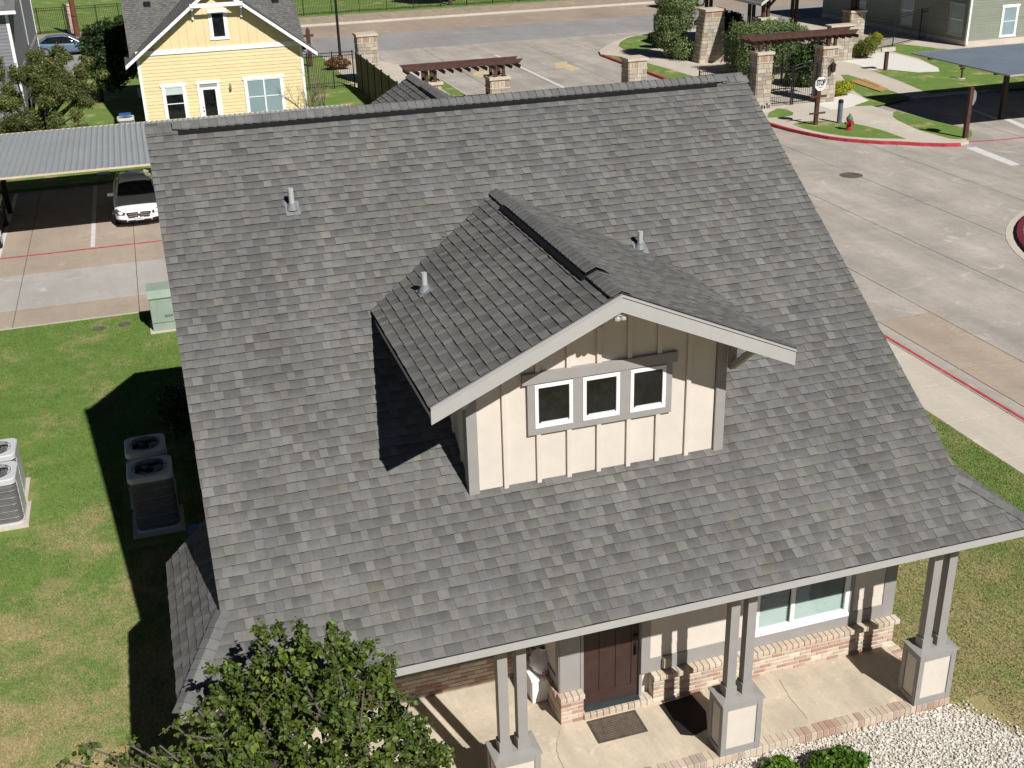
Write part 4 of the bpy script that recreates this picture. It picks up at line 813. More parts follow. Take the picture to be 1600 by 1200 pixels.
# ============================================================ VEHICLES
def paintcar(name, col, rough=.25):
    s = N(name); s.b.inputs['Coat Weight'].default_value = .6; s.b.inputs['Coat Roughness'].default_value = .05; return s.done(s.mix(s.ramp(s.noise(2, 3, .5), .3, .7), tuple(c*.95 for c in col), col), rough, 0, .5)
CHROME = paint('chrome', (.75, .76, .78), .12, .05, 4, metal=1)
LAMPG = paint('headlight_lens', (.07, .075, .08), .15, .4, 30, spec=.4)
def car(name, loc, label, colour, L=4.7, W=1.82, H=1.44, logo=False, suv=False):
    """sedan whose nose points to -y; loc is the ground point under the middle of the front bumper"""
    cx, cy, cz = loc; t = thing(name, loc, label, 'car'); hw_ = W/2
    # lower body: sections along the length: (y, half width, z bottom, z belt, z top of deck, shoulder)
    secs = [(0.0, .60, .30, .52, .60), (.05, .74, .22, .55, .66), (.18, .84, .18, .60, .715), (.45, .89, .17, .66, .77), (.80, .905, .17, .70, .83), (1.25, .91, .17, .74, .90), (1.55, .91, .17, .76, .93), (2.3, .91, .17, .79, .93), (3.2, .91, .17, .82, .95), (3.9, .90, .18, .84, .98), (4.35, .86, .22, .84, .97), (4.6, .76, .30, .80, .92), (4.68, .62, .36, .70, .80)]
    if suv: secs = [(y, w_, zb__, zc+.22, zt__+.25) for y, w_, zb__, zc, zt__ in secs]
    vs = []; fs = []; ring = 14
    for y, w_, zb__, zc, zt__ in secs:
        w_ *= hw_/.91; y *= L/4.7
        half = [(0, zb__), (w_*.80, zb__), (w_*.97, zb__+.10), (w_, (zb__+zc)/2), (w_*.985, zc), (w_*.90, zt__-.035), (w_*.62, zt__), (0, zt__+.012)]
        pts = half+[(-a, b__) for a, b__ in reversed(half[1:-1])]
        vs += [(cx+a, cy+y, cz+b__) for a, b__ in pts]
    nr = len(pts)
    for i in range(len(secs)-1):
        for k_ in range(nr): fs.append((i*nr+k_, i*nr+(k_+1) % nr, (i+1)*nr+(k_+1) % nr, (i+1)*nr+k_))
    fs += [tuple(range(nr)), tuple(reversed(range((len(secs)-1)*nr, len(secs)*nr)))]
    b = MB(); b.add(vs, fs); body_ = b.build('body', colour, t, smooth=True)
    md = body_.modifiers.new('sub', 'SUBSURF'); md.levels = md.render_levels = 2
    # cabin
    dz = .25 if suv else 0; cb = [(1.30, .72, .90+dz), (1.95, .64, 1.33+dz), (2.35, .62, 1.41+dz), (3.0, .615, H+dz-.03), (3.5, .61, 1.37+dz), (4.15, .66, .96+dz)]
    lowz = .88+dz; vs = []; fs = []
    for y, w_, z_ in cb:
        w_ *= hw_/.91; wl = .80*hw_/.91; y *= L/4.7
        vs += [(cx-wl, cy+y, cz+lowz), (cx-w_*1.05, cy+y, cz+lowz+(z_-lowz)*.80), (cx-w_*.86, cy+y, cz+z_-.01), (cx, cy+y, cz+z_+.015), (cx+w_*.86, cy+y, cz+z_-.01), (cx+w_*1.05, cy+y, cz+lowz+(z_-lowz)*.80), (cx+wl, cy+y, cz+lowz)]
    for i in range(len(cb)-1):
        for k_ in range(6): fs.append((i*7+k_, i*7+k_+1, (i+1)*7+k_+1, (i+1)*7+k_))
    fs += [tuple(range(7)), tuple(reversed(range(35, 42)))]; b = MB(); b.add(vs, fs); cab = b.build('cabin', DGLASS, t, smooth=True); md = cab.modifiers.new('sub', 'SUBSURF'); md.levels = md.render_levels = 2
    # roof skin, pillars
    b = MB(); vs = []
    for y, w_, z_ in cb[1:5]:
        w_ *= hw_/.91; y *= L/4.7; vs += [(cx-w_*.93, cy+y, cz+z_-.045), (cx-w_*.6, cy+y, cz+z_+.012), (cx, cy+y, cz+z_+.022), (cx+w_*.6, cy+y, cz+z_+.012), (cx+w_*.93, cy+y, cz+z_-.045)]
    b.add(vs, [(i*5+k_, i*5+k_+1, (i+1)*5+k_+1, (i+1)*5+k_) for i in range(3) for k_ in range(4)]); rf = b.build('roof', colour, t, smooth=True); md = rf.modifiers.new('sol', 'SOLIDIFY'); md.thickness = .02
    for sx in (-1, 1):
        part('pillar', t, colour, lambda b: b.tube([(cx+sx*hw_*.82, cy+1.28*L/4.7, cz+.92+dz), (cx+sx*hw_*.70, cy+1.95*L/4.7, cz+1.31+dz)], .035, 6)); part('pillar', t, colour, lambda b: b.tube([(cx+sx*hw_*.70, cy+3.5*L/4.7, cz+1.33+dz), (cx+sx*hw_*.80, cy+4.15*L/4.7, cz+.96+dz)], .05, 6))
        mr = part('mirror', t, colour, lambda b: b.obox((cx+sx*(hw_+.03), cy+1.55*L/4.7, cz+.98+dz), (.13, 0, 0), (0, .05, 0), (0, 0, .065)), bevel=.03)
        zl = .60+(.2 if suv else 0)
        part('headlight', t, LAMPG, lambda b: b.add([(cx+sx*hw_*p[0], cy+p[1], cz+p[2]+(zl-.60)) for p in ((.52, -.02, .60), (.90, .22, .715), (.965, .34, .66), (.84, .06, .52), (.56, -.03, .53), (.50, .16, .60), (.84, .40, .70), (.86, .42, .62), (.74, .25, .545), (.5, .2, .545))], [(0, 1, 2, 3, 4), (5, 9, 8, 7, 6), (0, 5, 6, 1), (1, 6, 7, 2), (2, 7, 8, 3), (3, 8, 9, 4), (4, 9, 5, 0)]))
        part('air_intake', t, BLACKP, lambda b: b.add([(cx+sx*hw_*p[0], cy+p[1], cz+p[2]) for p in ((.52, -.02, .33), (.90, .09, .36), (.86, .07, .27), (.52, -.01, .25), (.50, .14, .30), (.82, .25, .33), (.80, .24, .27), (.5, .15, .25))], [(0, 1, 2, 3), (7, 6, 5, 4), (0, 4, 5, 1), (1, 5, 6, 2), (2, 6, 7, 3), (3, 7, 4, 0)]))
        for wy in (.86, 3.72):
            R_ = .33+(.05 if suv else 0); wc = (cx+sx*(hw_-.09), cy+wy*L/4.7, cz+R_)
            wh = part('wheel', t, RUBBER, lambda b: b.tube([(wc[0]-.105, wc[1], wc[2]), (wc[0]-.09, wc[1], wc[2]), (wc[0]+.09, wc[1], wc[2]), (wc[0]+.105, wc[1], wc[2])], [R_-.025, R_, R_, R_-.025], 28))
            part('rim', wh, ALU, lambda b: (b.tube([(wc[0]+sx*.09, wc[1], wc[2]), (wc[0]+sx*.108, wc[1], wc[2])], [R_*.68, R_*.66], 24), [b.beam((wc[0]+sx*.112, wc[1], wc[2]), (wc[0]+sx*.112, wc[1]+R_*.62*math.cos(q*1.257), wc[2]+R_*.62*math.sin(q*1.257)), .03, .04, up=(1, 0, 0)) for q in range(5)]))
    gz_ = .50+(.2 if suv else 0)
    gl = part('grille', t, BLACKP, lambda b: b.add([(cx+p[0]*hw_/.91, cy+p[1], cz+p[2]+gz_-.5) for p in ((-.45, -.02, .60), (.45, -.02, .60), (.38, -.04, .42), (-.38, -.04, .42), (-.42, .12, .58), (.42, .12, .58), (.36, .12, .44), (-.36, .12, .44))], [(0, 1, 2, 3), (7, 6, 5, 4), (0, 4, 5, 1), (1, 5, 6, 2), (2, 6, 7, 3), (3, 7, 4, 0)]))
    for zz_ in (.475, .545): part('grille_bar', gl, CHROME, lambda b: b.beam((cx-.38, cy+(zz_-.44)*.1-.05, cz+zz_+gz_-.5), (cx+.38, cy+(zz_-.44)*.1-.05, cz+zz_+gz_-.5), .02, .03))
    if logo:
        part('emblem', gl, CHROME, lambda b: (b.tube([(cx+.085*math.cos(a), cy-.075, cz+.51+.085*math.sin(a)) for a in [2*math.pi*i/20 for i in range(21)]], .013, 6), [b.tube([(cx, cy-.075, cz+.51), (cx+.083*math.cos(a), cy-.075, cz+.51+.083*math.sin(a))], [.019, .005], 6) for a in (math.pi/2, math.pi*7/6, math.pi*11/6)]))
    part('lower_intake', t, BLACKP, lambda b: b.box((cx-.42, cy-.02, cz+.235), (cx+.42, cy+.16, cz+.30)))
    pl = bx('licence_plate', t, WHITE, (cx-.155, cy-.05, cz+.30), (cx+.155, cy-.03, cz+.41), .004)
    part('plate_print', pl, paint(name+'_plate_ink', (.08, .16, .10), .5), lambda b: [b.box((cx-.12+i*.038, cy-.0525, cz+.33), (cx-.095+i*.038, cy-.0502, cz+.375)) for i in range(7)])
    return t
WCAR = paintcar('white_car_paint', (.80, .80, .80)); KCAR = paintcar('black_car_paint', (.012, .012, .014)); BCAR = paintcar('blue_grey_car_paint', (.10, .16, .22))
car('sedan', (-7.42, 32.85, RZ), 'white sedan with a round star emblem on its grille, parked under the left carport', WCAR, logo=True)
car('suv', (-13.25, 31.3, RZ), 'black car cut off by the left edge, parked under the left carport', KCAR, suv=True, L=4.9, W=1.95)
cb_ = car('sedan', (0, 0, RZ), 'blue grey car on the far road beyond the grey house', BCAR); cb_.location = (-9.2, 81.9, RZ); cb_.rotation_euler = (0, 0, math.pi/2)
ck_ = car('suv', (0, 0, RZ), 'black car on the far road at the top of the picture behind the tall bush', KCAR, suv=True); ck_.location = (42.2, 85.2, RZ); ck_.rotation_euler = (0, 0, math.pi/2)
# ============================================================ STONE PILLARS, GATES, PERGOLAS
ST = [(.42, .36, .28), (.46, .41, .33), (.36, .31, .25), (.50, .45, .37), (.33, .28, .23), (.44, .37, .28)]
CAPST = [(.40, .27, .19), (.48, .38, .28), (.36, .25, .18), (.50, .42, .33)]
stm = [MB().box((-.5, -.5, -.5), (.5, .5, .5), c).mesh('stone', (0, 0, 0), STONEM) for c in ST]; cpm = [MB().box((-.5, -.5, -.5), (.5, .5, .5), c).mesh('stone', (0, 0, 0), STONEM) for c in CAPST]
def pillar(x0, x1, y0, y1, z0, z1, label, batter=0, parent=None):
    t = parent or thing('stone_pillar', ((x0+x1)/2, (y0+y1)/2, z0), label, 'pillar', 'stone gate pillars')
    cz_ = z1-.16-.38
    part('core', t, MORTAR, lambda b: b.add([(x0-batter, y0, z0-.05), (x1+batter*.3, y0, z0-.05), (x1+batter*.3, y1, z0-.05), (x0-batter, y1, z0-.05), (x0, y0, z1-.16), (x1, y0, z1-.16), (x1, y1, z1-.16), (x0, y1, z1-.16)], [(3,2,1,0), (4,5,6,7), (0,1,5,4), (1,2,6,5), (2,3,7,6), (3,0,4,7)]))
    z = z0
    while z < cz_-.05:
        h = min(random.uniform(.16, .28), cz_-z); f = 1-(z+h/2-z0)/(z1-z0)
        for ax in (0, 1):
            a, b_ = (x0-batter*f, x1+batter*.3*f) if ax == 0 else (y0, y1); k_ = a
            while k_ < b_-.02:
                w_ = min(random.uniform(.22, .5), b_-k_)
                if b_-k_-w_ < .12: w_ = b_-k_
                for side in (0, 1):
                    if ax == 0: loc = (k_+w_/2, (y0 if side == 0 else y1), z+h/2); sc = (w_-.018, .05+random.uniform(0, .03), h-.018)
                    else: loc = ((x0-batter*f if side == 0 else x1+batter*.3*f), k_+w_/2, z+h/2); sc = (.05+random.uniform(0, .03), w_-.018, h-.018)
                    o = link('stone', random.choice(stm), t, loc); o.scale = sc; o.rotation_euler = (0, random.uniform(-.02, .02), 0)
                k_ += w_
        z += h
    bx('ledge', t, MATS.get('buff_capstone') or paint('buff_capstone', (.50, .43, .34), .85, .12, 3, .4, 30), (x0-.05, y0-.05, cz_), (x1+.05, y1+.05, cz_+.05))
    for ax in (0, 1):
        a, b_ = (x0, x1) if ax == 0 else (y0, y1); n = max(3, round((b_-a)/.17)); w_ = (b_-a)/n
        for i in range(n):
            for side in (0, 1):
                loc = (a+(i+.5)*w_, (y0 if side == 0 else y1), cz_+.05+.165) if ax == 0 else ((x0 if side == 0 else x1), a+(i+.5)*w_, cz_+.05+.165)
                o = link('stone', random.choice(cpm), t, loc); o.scale = (w_-.015, .06, .32) if ax == 0 else (.06, w_-.015, .32)
    part('capstone', t, paint('buff_capstone', (.55, .48, .39), .85, .12, 3, .4, 30) if 'buff_capstone' not in MATS else MATS['buff_capstone'], lambda b: b.box((x0-.09, y0-.09, z1-.14), (x1+.09, y1+.09, z1)), bevel=.015)
    return t
pA = pillar(23.42, 24.24, 41.75, 42.55, GZ, 2.75, 'stone pillar left of the black pedestrian gate, carrying a pergola end')
pB = pillar(27.36, 28.2, 42.0, 42.8, GZ, 2.75, 'stone pillar right of the black pedestrian gate, with a wall lantern')
pillar(16.85, 17.8, 43.0, 43.9, RZ, 2.75, 'stone pillar standing alone in the entry drive behind the roof ridge')
pillar(9.0, 9.88, 41.0, 41.85, RZ+.1, 2.75, 'stone pillar under the right end of the left pergola')
pillar(5.75, 6.6, 41.0, 41.85, RZ, 2.75, 'stone pillar under the left end of the left pergola, mostly behind the roof')
pillar(6.05, 7.2, 58.7, 59.7, GZ, 2.75, 'stone pillar at the far corner of the board fence beside the lamp post')
pillar(27.75, 29.0, 56.3, 57.3, GZ, 3.1, 'largest stone pillar, between the tall bush and the clipped hedge', .35)
pC = pillar(36.6, 37.6, 53.8, 54.7, GZ, 2.75, 'stone pillar carrying the pavilion corner nearest the green house')
pD = pillar(30.05, 31.04, 53.4, 54.3, GZ, 2.75, 'stone pillar carrying the pavilion corner behind the clipped hedge')
pillar(-11.75, -11.25, 93.7, 94.2, GZ, 2.1, 'narrow pale stone fence post behind the brown pole far left')
# utility boxes at the foot of a pillar
ub = thing('utility_box', (24.0, 41.5, GZ), 'short grey utility box at the foot of the left gate pillar', 'utility box')
ub2 = thing('utility_box', (24.1, 41.6, GZ), 'taller grey utility box at the foot of the left gate pillar, nearer the gate', 'utility box')
bx('box', ub, FASCIA, (23.75, 41.55, GZ), (23.95, 41.7, .12)); bx('box', ub2, FASCIA, (24.03, 41.55, GZ), (24.18, 41.7, .2)); bx('door_panel', ub, BLACKP, (23.79, 41.54, -.06), (23.88, 41.549, .08)); bx('door_panel', ub2, BLACKP, (24.07, 41.54, -.05), (24.13, 41.549, .12))
st_ = g(1192, 173); tag(part('splash_block', None, CONCW, lambda b: [b.box((st_[0]-.3+i*.02, st_[1]-.25+i*.1, GZ+i*.03), (st_[0]+.3-i*.02, st_[1]+.25-i*.1, GZ+i*.03+.03)) for i in range(3)]), 'low pale concrete splash block on the grass before the left gate pillar', 'block')
# stone garden wall between the pavilion pillar and the gate
gwl = thing('stone_wall', (35.7, 53.5, GZ), 'low stone garden wall with pale coping beside the pavilion pillar', 'wall')
part('core', gwl, MORTAR, lambda b: b.box((34.9, 53.2, GZ-.05), (36.5, 53.75, 1.92)))
for r_ in range(9):
    for i in range(5):
        o = link('stone', random.choice(stm), gwl, (34.9+(i+.5)*.32, 53.2, GZ+.12+r_*.225)); o.scale = (.30, .06, .205)
    o = link('stone', random.choice(stm), gwl, (34.9, 53.48, GZ+.12+r_*.225)); o.scale = (.06, .5, .205)
bx('coping', gwl, MATS['buff_capstone'], (34.8, 53.1, 1.92), (36.52, 53.85, 2.03), .01)
# pergolas
def pergola(x0, x1, yc, zt, px, label, z_p=2.75):
    t = thing('pergola', ((x0+x1)/2, yc, z_p), label, 'pergola', 'brown timber pergolas over the gates')
    for yy in (yc-.38, yc+.38):
        part('beam', t, RUSTW, lambda b: b.prismy([(x0, zt), (x1, zt), (x1-.18, zt-.2), (x0+.18, zt-.2)], yy-.045, yy+.045))
    n = round((x1-x0-.5)/.40); me = MB().prismx([(-.85, 0), (.85, 0), (.72, -.17), (-.72, -.17)], -.022, .022).mesh('rafter', (0, 0, 0), RUSTW)
    for i in range(n+1): link('rafter', me, t, (x0+.25+i*(x1-x0-.5)/n, yc, zt-.203))
    for p_ in px:
        for dx in (-.2, .2):
            for dy_ in (-.36, .36): bx('post', t, RUSTW, (p_+dx-.07, yc+dy_-.06, z_p-.01), (p_+dx+.07, yc+dy_+.06, zt-.205))
    return t
pergola(4.85, 10.6, 41.45, 3.50, (6.15, 9.45), 'brown timber pergola seen behind the left half of the roof ridge')
pergola(22.9, 29.3, 42.35, 3.50, (23.83, 27.78), 'brown timber pergola above the black pedestrian gate')
# iron gates and fences
def railing(t, a, b_, z0, z1, pitch=.11, posts=None, r=.009, arch=0, pk=True):
    a = np.array(a, float); b_ = np.array(b_, float); L = np.linalg.norm(b_-a); d = (b_-a)/L; n = int(L/pitch)
    pm = MB().tube([(0, 0, 0), (0, 0, 1)], r, 4).mesh('picket', (0, 0, 0), BLACK); js = MB()
    for i in range(n+1):
        p = a+d*(L*i/n); zt = z1+arch*math.sin(math.pi*i/n)
        if pk:
            o = link('picket', pm, t, (p[0], p[1], z0+.05)); o.scale = (1, 1, zt-z0-.1)
        else: js.box((p[0]-r, p[1]-r, z0+.05), (p[0]+r, p[1]+r, zt-.05))
    if not pk: o = js.build('pickets', BLACK, t); o['kind'] = 'stuff'
    for zz in (z0+.12, z1-.2, z1-.02):
        if arch and zz > z0+.5: part('rail', t, BLACK, lambda b: b.tube([tuple(a+d*(L*i/10))+(zz+arch*math.sin(math.pi*i/10),) for i in range(11)], .02, 5))
        else: part('rail', t, BLACK, lambda b: b.beam((*a, zz), (*b_, zz), .03, .04))
    for f in posts or (): p = a+d*L*f; bx('post', t, BLACK, (p[0]-.03, p[1]-.03, z0-.02), (p[0]+.03, p[1]+.03, z1+.06))
gt = thing('iron_gate', (25.8, 42.3, GZ), 'black iron pedestrian gate with a curved top between two stone pillars', 'gate')
railing(gt, (24.34, 42.3), (25.8, 42.25), GZ+.03, 1.85, .12, (0.02, .98), .012, .0); railing(gt, (25.85, 42.25), (27.26, 42.3), GZ+.03, 1.85, .12, (.02, .98), .012, .12)
gt2 = thing('iron_gate', (20.5, 42.4, RZ), 'black iron drive gate leaf left of the pedestrian gate pillar', 'gate'); railing(gt2, (20.4, 42.3), (23.3, 42.3), RZ+.08, 1.95, .12, (0.01, .97), .012)
gt3 = thing('iron_gate', (8, 41.4, RZ), 'black iron drive gate seen above the roof ridge beside the left pergola pillar', 'gate'); railing(gt3, (6.62, 41.4), (8.95, 41.4), RZ+.12, 1.95, .14, (.02, .5, .98), .014)
f1 = thing('iron_fence', (3.6, 58, GZ), 'black iron picket fence behind the yellow house', 'fence'); railing(f1, (1.3, 58.1), (5.6, 57.9), GZ+.03, 1.95, .105, (.03, .36, .7, .98))
f2 = thing('iron_fence', (29, 47, GZ), 'black iron railing behind the pedestrian gate', 'fence'); railing(f2, (28.2, 47.6), (34.8, 53.0), GZ+.03, 1.5, .13, (.02, .5, .98))
f3 = thing('iron_fence', (40, 56, GZ), 'black iron fence between the pavilion and the green house', 'fence'); railing(f3, (37.7, 54.4), (45.8, 58.5), GZ+.03, 1.9, .13, (.02, .5, .9))
f4 = thing('iron_fence', (20, 95.2, GZ), 'long black iron fence along the far grass beyond the road', 'fence'); railing(f4, (-2, 95.2), (48, 95.2), GZ, 1.8, .14, [i/20 for i in range(21)], .011, pk=False)
f5 = thing('iron_fence', (-16, 94, GZ), 'black iron fence beside the narrow stone post far left', 'fence'); railing(f5, (-24, 94.0), (-11.9, 94.0), GZ, 1.9, .14, [i/6 for i in range(7)], .012, pk=False)
f6 = thing('iron_fence', (-6, 94, GZ), 'black iron fence right of the brown pole far left', 'fence'); railing(f6, (-11.1, 94.0), (-2.2, 94.6), GZ, 1.9, .14, [i/5 for i in range(6)], .011, pk=False)
wf = thing('board_fence', (5.66, 50, GZ), 'grey weathered board fence with dark posts running toward the far pillar', 'fence')
WOODG = paint('weathered_grey_board', (.13, .115, .10), .8, .25, 6, .3, 40, tone=True)
yy = 42.6
while yy < 57.6:
    L_ = min(1.9, 57.7-yy); n = int(L_/.19)
    for i in range(n): t_ = random.uniform(.85, 1.12); part('board', wf, WOODG, lambda b: b.box((5.64, yy+i*L_/n+.004, GZ), (5.67, yy+(i+1)*L_/n-.004, 1.93), (t_, t_, t_)))
    bx('post', wf, BLACK, (5.60, yy-.035, GZ), (5.71, yy+.035, 2.0)); yy += 1.9
# pavilion
pv = thing('pavilion', (33.8, 57, GZ), 'timber pavilion with a pale roof edge at the top of the picture', 'pavilion')
for px_, py_, zb__ in ((30.54, 53.85, 2.75), (37.1, 54.25, 2.75), (30.54, 61.5, GZ), (37.1, 61.5, GZ), (33.8, 61.5, GZ)):
    for dx in (-.16, .16): bx('post', pv, RUSTW, (px_+dx-.09, py_-.1, zb__-.01), (px_+dx+.09, py_+.1, 4.4))
    for sx in (-1, 1): part('brace', pv, RUSTW, lambda b: b.beam((px_+sx*.2, py_, 3.35), (px_+sx*.95, py_, 4.1), .12, .12))
    part('brace', pv, RUSTW, lambda b: b.beam((px_, py_+.1, 3.35), (px_, py_+.9, 4.1), .12, .12))
for yy_ in (53.9, 61.5): bx('beam', pv, RUSTW, (29.8, yy_-.1, 4.08), (37.9, yy_+.1, 4.36))
for xx_ in (30.54, 37.1): bx('beam', pv, RUSTW, (xx_-.1, 53.2, 4.361), (xx_+.1, 62.3, 4.58))
pr = part('roof', pv, SHING, lambda b: [slabpoly(b, [(29.2, 52.0, 3.80), (33.8, 52.0, 6.9), (33.8, 63, 6.9), (29.2, 63, 3.80)], .1), slabpoly(b, [(38.4, 52.0, 3.80), (33.8, 52.0, 6.9), (33.8, 63, 6.9), (38.4, 63, 3.80)], .1)])
part('barge_board', pr, paint('pale_roof_edge', (.55, .53, .50), .5), lambda b: [b.prismy([(33.8, 6.92), (x_, 3.82), (x_, 3.64), (33.8, 6.74)], 51.95, 51.999) for x_ in (29.15, 38.45)]); bx('fascia', pr, MATS['pale_roof_edge'], (29.15, 52, 3.66), (29.198, 63, 3.82))
bx('floor', pv, CONC, (29.6, 53, GZ-.02), (38, 62.5, GZ+.03))
# ============================================================ STREET FURNITURE
def letters(txt, size, depth, m, parent, loc, rot, name='lettering'):
    cu = bpy.data.curves.new(name, 'FONT'); cu.body = txt; cu.size = size; cu.extrude = depth; cu.offset = .012; cu.align_x = 'CENTER'; cu.align_y = 'CENTER'
    tmp = bpy.data.objects.new(name, cu); COL.objects.link(tmp); dg = bpy.context.evaluated_depsgraph_get(); me = bpy.data.meshes.new_from_object(tmp.evaluated_get(dg)); bpy.data.objects.remove(tmp); bpy.data.curves.remove(cu)
    me.materials.clear(); me.materials.append(m); o = link(name, me, parent, loc); o.rotation_euler = rot; return o
def octo(c, r, th, ang): 
    b = MB(); ca, sa = math.cos(ang), math.sin(ang); P = []
    for y in (-th, th):
        for i in range(8): t = math.pi/8+i*math.pi/4; x_, z_ = r*math.cos(t), r*math.sin(t); P.append((c[0]+x_*ca-y*sa, c[1]+x_*sa+y*ca, c[2]+z_))
    b.add(P, [tuple(range(8)), tuple(reversed(range(8, 16)))]+[(i, i+8, (i+1) % 8+8, (i+1) % 8) for i in range(8)]); return b
p = g(1274, 195); sx_, sy_ = float(p[0]), float(p[1])
ss = thing('stop_sign', (sx_, sy_, GZ), 'white octagonal STOP sign on a brown post with two crosspieces', 'stop sign')
bx('post', ss, RUSTW, (sx_-.09, sy_-.07, GZ-.05), (sx_+.09, sy_+.07, 1.62))
octo((sx_+.05, sy_-.10, 1.82), .35, .008, .12).build('sign_plate', paint('white_sign_face', (.66, .65, .62), .5, .06, 6), ss)
bp_ = bx('backing_post', ss, RUSTW, (sx_-.04, sy_-.085, 1.621), (sx_+.10, sy_-.02, 2.05))
lt = letters('STOP', .38, .006, BLACK, ss, (sx_+.05, sy_-.115, 1.87), (math.pi/2, 0, .12)); lt.scale = (.56, 1, 1); part('lettering', ss, BLACK, lambda b: (b.beam((sx_-.06, sy_-.128, 1.70), (sx_+.05, sy_-.116, 1.63), .012, .03, up=(0, 1, 0)), b.beam((sx_+.05, sy_-.116, 1.63), (sx_+.16, sy_-.105, 1.70), .012, .03, up=(0, 1, 0))))
for z_, w_ in ((1.22, .44), (.42, .44)): bx('crosspiece', ss, RUSTW, (sx_-w_, sy_-.10, z_-.04), (sx_+w_, sy_-.071, z_+.05))
p = g(1507.5, 215.5); sx_, sy_ = float(p[0]), float(p[1])
s2 = thing('stop_sign', (sx_, sy_, GZ), 'octagonal sign seen from behind on a tall brown post by the right carport', 'sign')
bx('post', s2, RUSTW, (sx_-.09, sy_-.09, GZ-.05), (sx_+.09, sy_+.09, 2.14)); octo((sx_+.24, sy_+.11, 1.62), .36, .01, .5).build('sign_plate', ALU, s2)
p = g(1311, 192); bl = thing('bollard', tuple(p), 'blue grey round bollard beside the fire hydrant', 'bollard'); part('post', bl, BLKPT, lambda b: b.lathe(tuple(p), [(.12, -.05), (.12, 1.02), (.115, 1.08), (.06, 1.13)], 16)); part('cap', bl, BLACKP, lambda b: b.lathe((p[0], p[1], p[2]+1.03), [(.126, -.05), (.126, .05), (.10, .09), (.03, .115)], 16))
p = g(1326, 203); hx, hy, hz_ = map(float, p)
hy_ = thing('fire_hydrant', (hx, hy, hz_), 'red fire hydrant with a green bonnet on the grass island', 'fire hydrant')
part('barrel', hy_, HYDR, lambda b: b.lathe((hx, hy, hz_), [(.18, -.03), (.18, .05), (.12, .07), (.115, .42), (.15, .44), (.15, .50), (.13, .51)], 18)); part('bonnet', hy_, BONNET, lambda b: b.lathe((hx, hy, hz_+.51), [(.155, 0), (.155, .04), (.13, .10), (.08, .17), (.035, .20), (.035, .26)], 18))
for d_ in ((-1, 0), (1, 0), (0, -1)): part('nozzle', hy_, HYDR, lambda b: b.tube([(hx+d_[0]*.10, hy+d_[1]*.10, hz_+.34), (hx+d_[0]*.21, hy+d_[1]*.21, hz_+.34), (hx+d_[0]*.22, hy+d_[1]*.22, hz_+.34)], [.06, .06, .07], 10))
pq = [g(*q) for q in ((1328, 128), (1340, 125.5), (1388, 140), (1376, 144.5))]
ply = thing('plywood_sheet', tuple(np.mean(pq, 0)), 'wide orange plywood sheet lying on the grass beside the path', 'plywood'); P_ = [tuple(q[:2]) for q in pq]; part('board', ply, PLYW, lambda b: b.prism(P_, GZ+.03, GZ+.055))
ply2 = thing('plywood_sheet', (P_[1][0]+.2, P_[1][1], GZ+.056), 'narrow orange plywood strip lying on the edge of the larger plywood sheet', 'plywood')
part('board', ply2, PLYW, lambda b: b.prism([tuple(np.array(P_[1])+(.05, -.1)), tuple(np.array(P_[1])+(.4, -.05)), tuple(np.array(P_[2])+(.1, .7)), tuple(np.array(P_[2])+(-.2, .6))], GZ+.056, GZ+.08)); part('batten', ply, PLYW, lambda b: b.box((P_[0][0]+.1, P_[3][1]+.5, GZ+.006), (P_[3][0]+.4, P_[3][1]+.6, GZ+.0299)))
p = g(1383, 110); mx_, my_ = float(p[0]), float(p[1]); sg_ = thing('garden_sign', (mx_, my_, GZ), 'small pale sign on a brown post in the white gravel bed', 'sign'); bx('post', sg_, RUSTW, (mx_-.09, my_-.09, GZ-.05), (mx_+.09, my_+.09, .98)); part('sign_board', sg_, STONEM, lambda b: b.obox((mx_+.05, my_-.02, 1.08), (.42, -.06, .02), (.05, .14, 0), (0, .02, .10), (.55, .5, .42)))
p = g(1502, 123); mx_, my_ = float(p[0]), float(p[1]); sg_ = thing('tap_post', (mx_, my_, GZ), 'short dark standpipe on the lawn in front of the green house', 'standpipe'); part('pipe', sg_, DARKST, lambda b: b.tube([(mx_, my_, GZ-.03), (mx_, my_, .45)], .05, 8)); part('base', sg_, CONCW, lambda b: b.lathe((mx_, my_, GZ), [(.22, -.02), (.22, .03), (.2, .04)], 12)); part('tap', sg_, DARKST, lambda b: b.box((mx_-.14, my_-.04, .38), (mx_+.14, my_+.04, .48)))
ln = thing('wall_lantern', (27.78, 41.9, 1.6), 'dark lantern fixed to the right gate pillar', 'lantern'); part('body', ln, DARKST, lambda b: b.lathe((27.85, 41.78, 1.42), [(.05, 0), (.13, .08), (.15, .40), (.17, .42), (.02, .56)], 8)); part('arm', ln, DARKST, lambda b: b.tube([(27.85, 41.97, 2.05), (27.85, 41.80, 2.08), (27.85, 41.78, 1.96)], .02, 6))
p = g(532, 93); lp = thing('lamp_post', tuple(p), 'tall thin black lamp post beside the far road', 'lamp post'); part('pole', lp, BLACK, lambda b: b.tube([(p[0], p[1], p[2]-.03), (p[0], p[1], p[2]+.6), (p[0], p[1], 5.6)], [.13, .10, .07], 10)); part('lantern', lp, BLACK, lambda b: b.lathe((p[0], p[1], 5.55), [(.06, 0), (.2, .1), (.22, .5), (.28, .52), (.05, .75)], 8)); part('base', lp, BLACK, lambda b: b.lathe(tuple(p), [(.2, -.02), (.2, .1), (.13, .3)], 10))
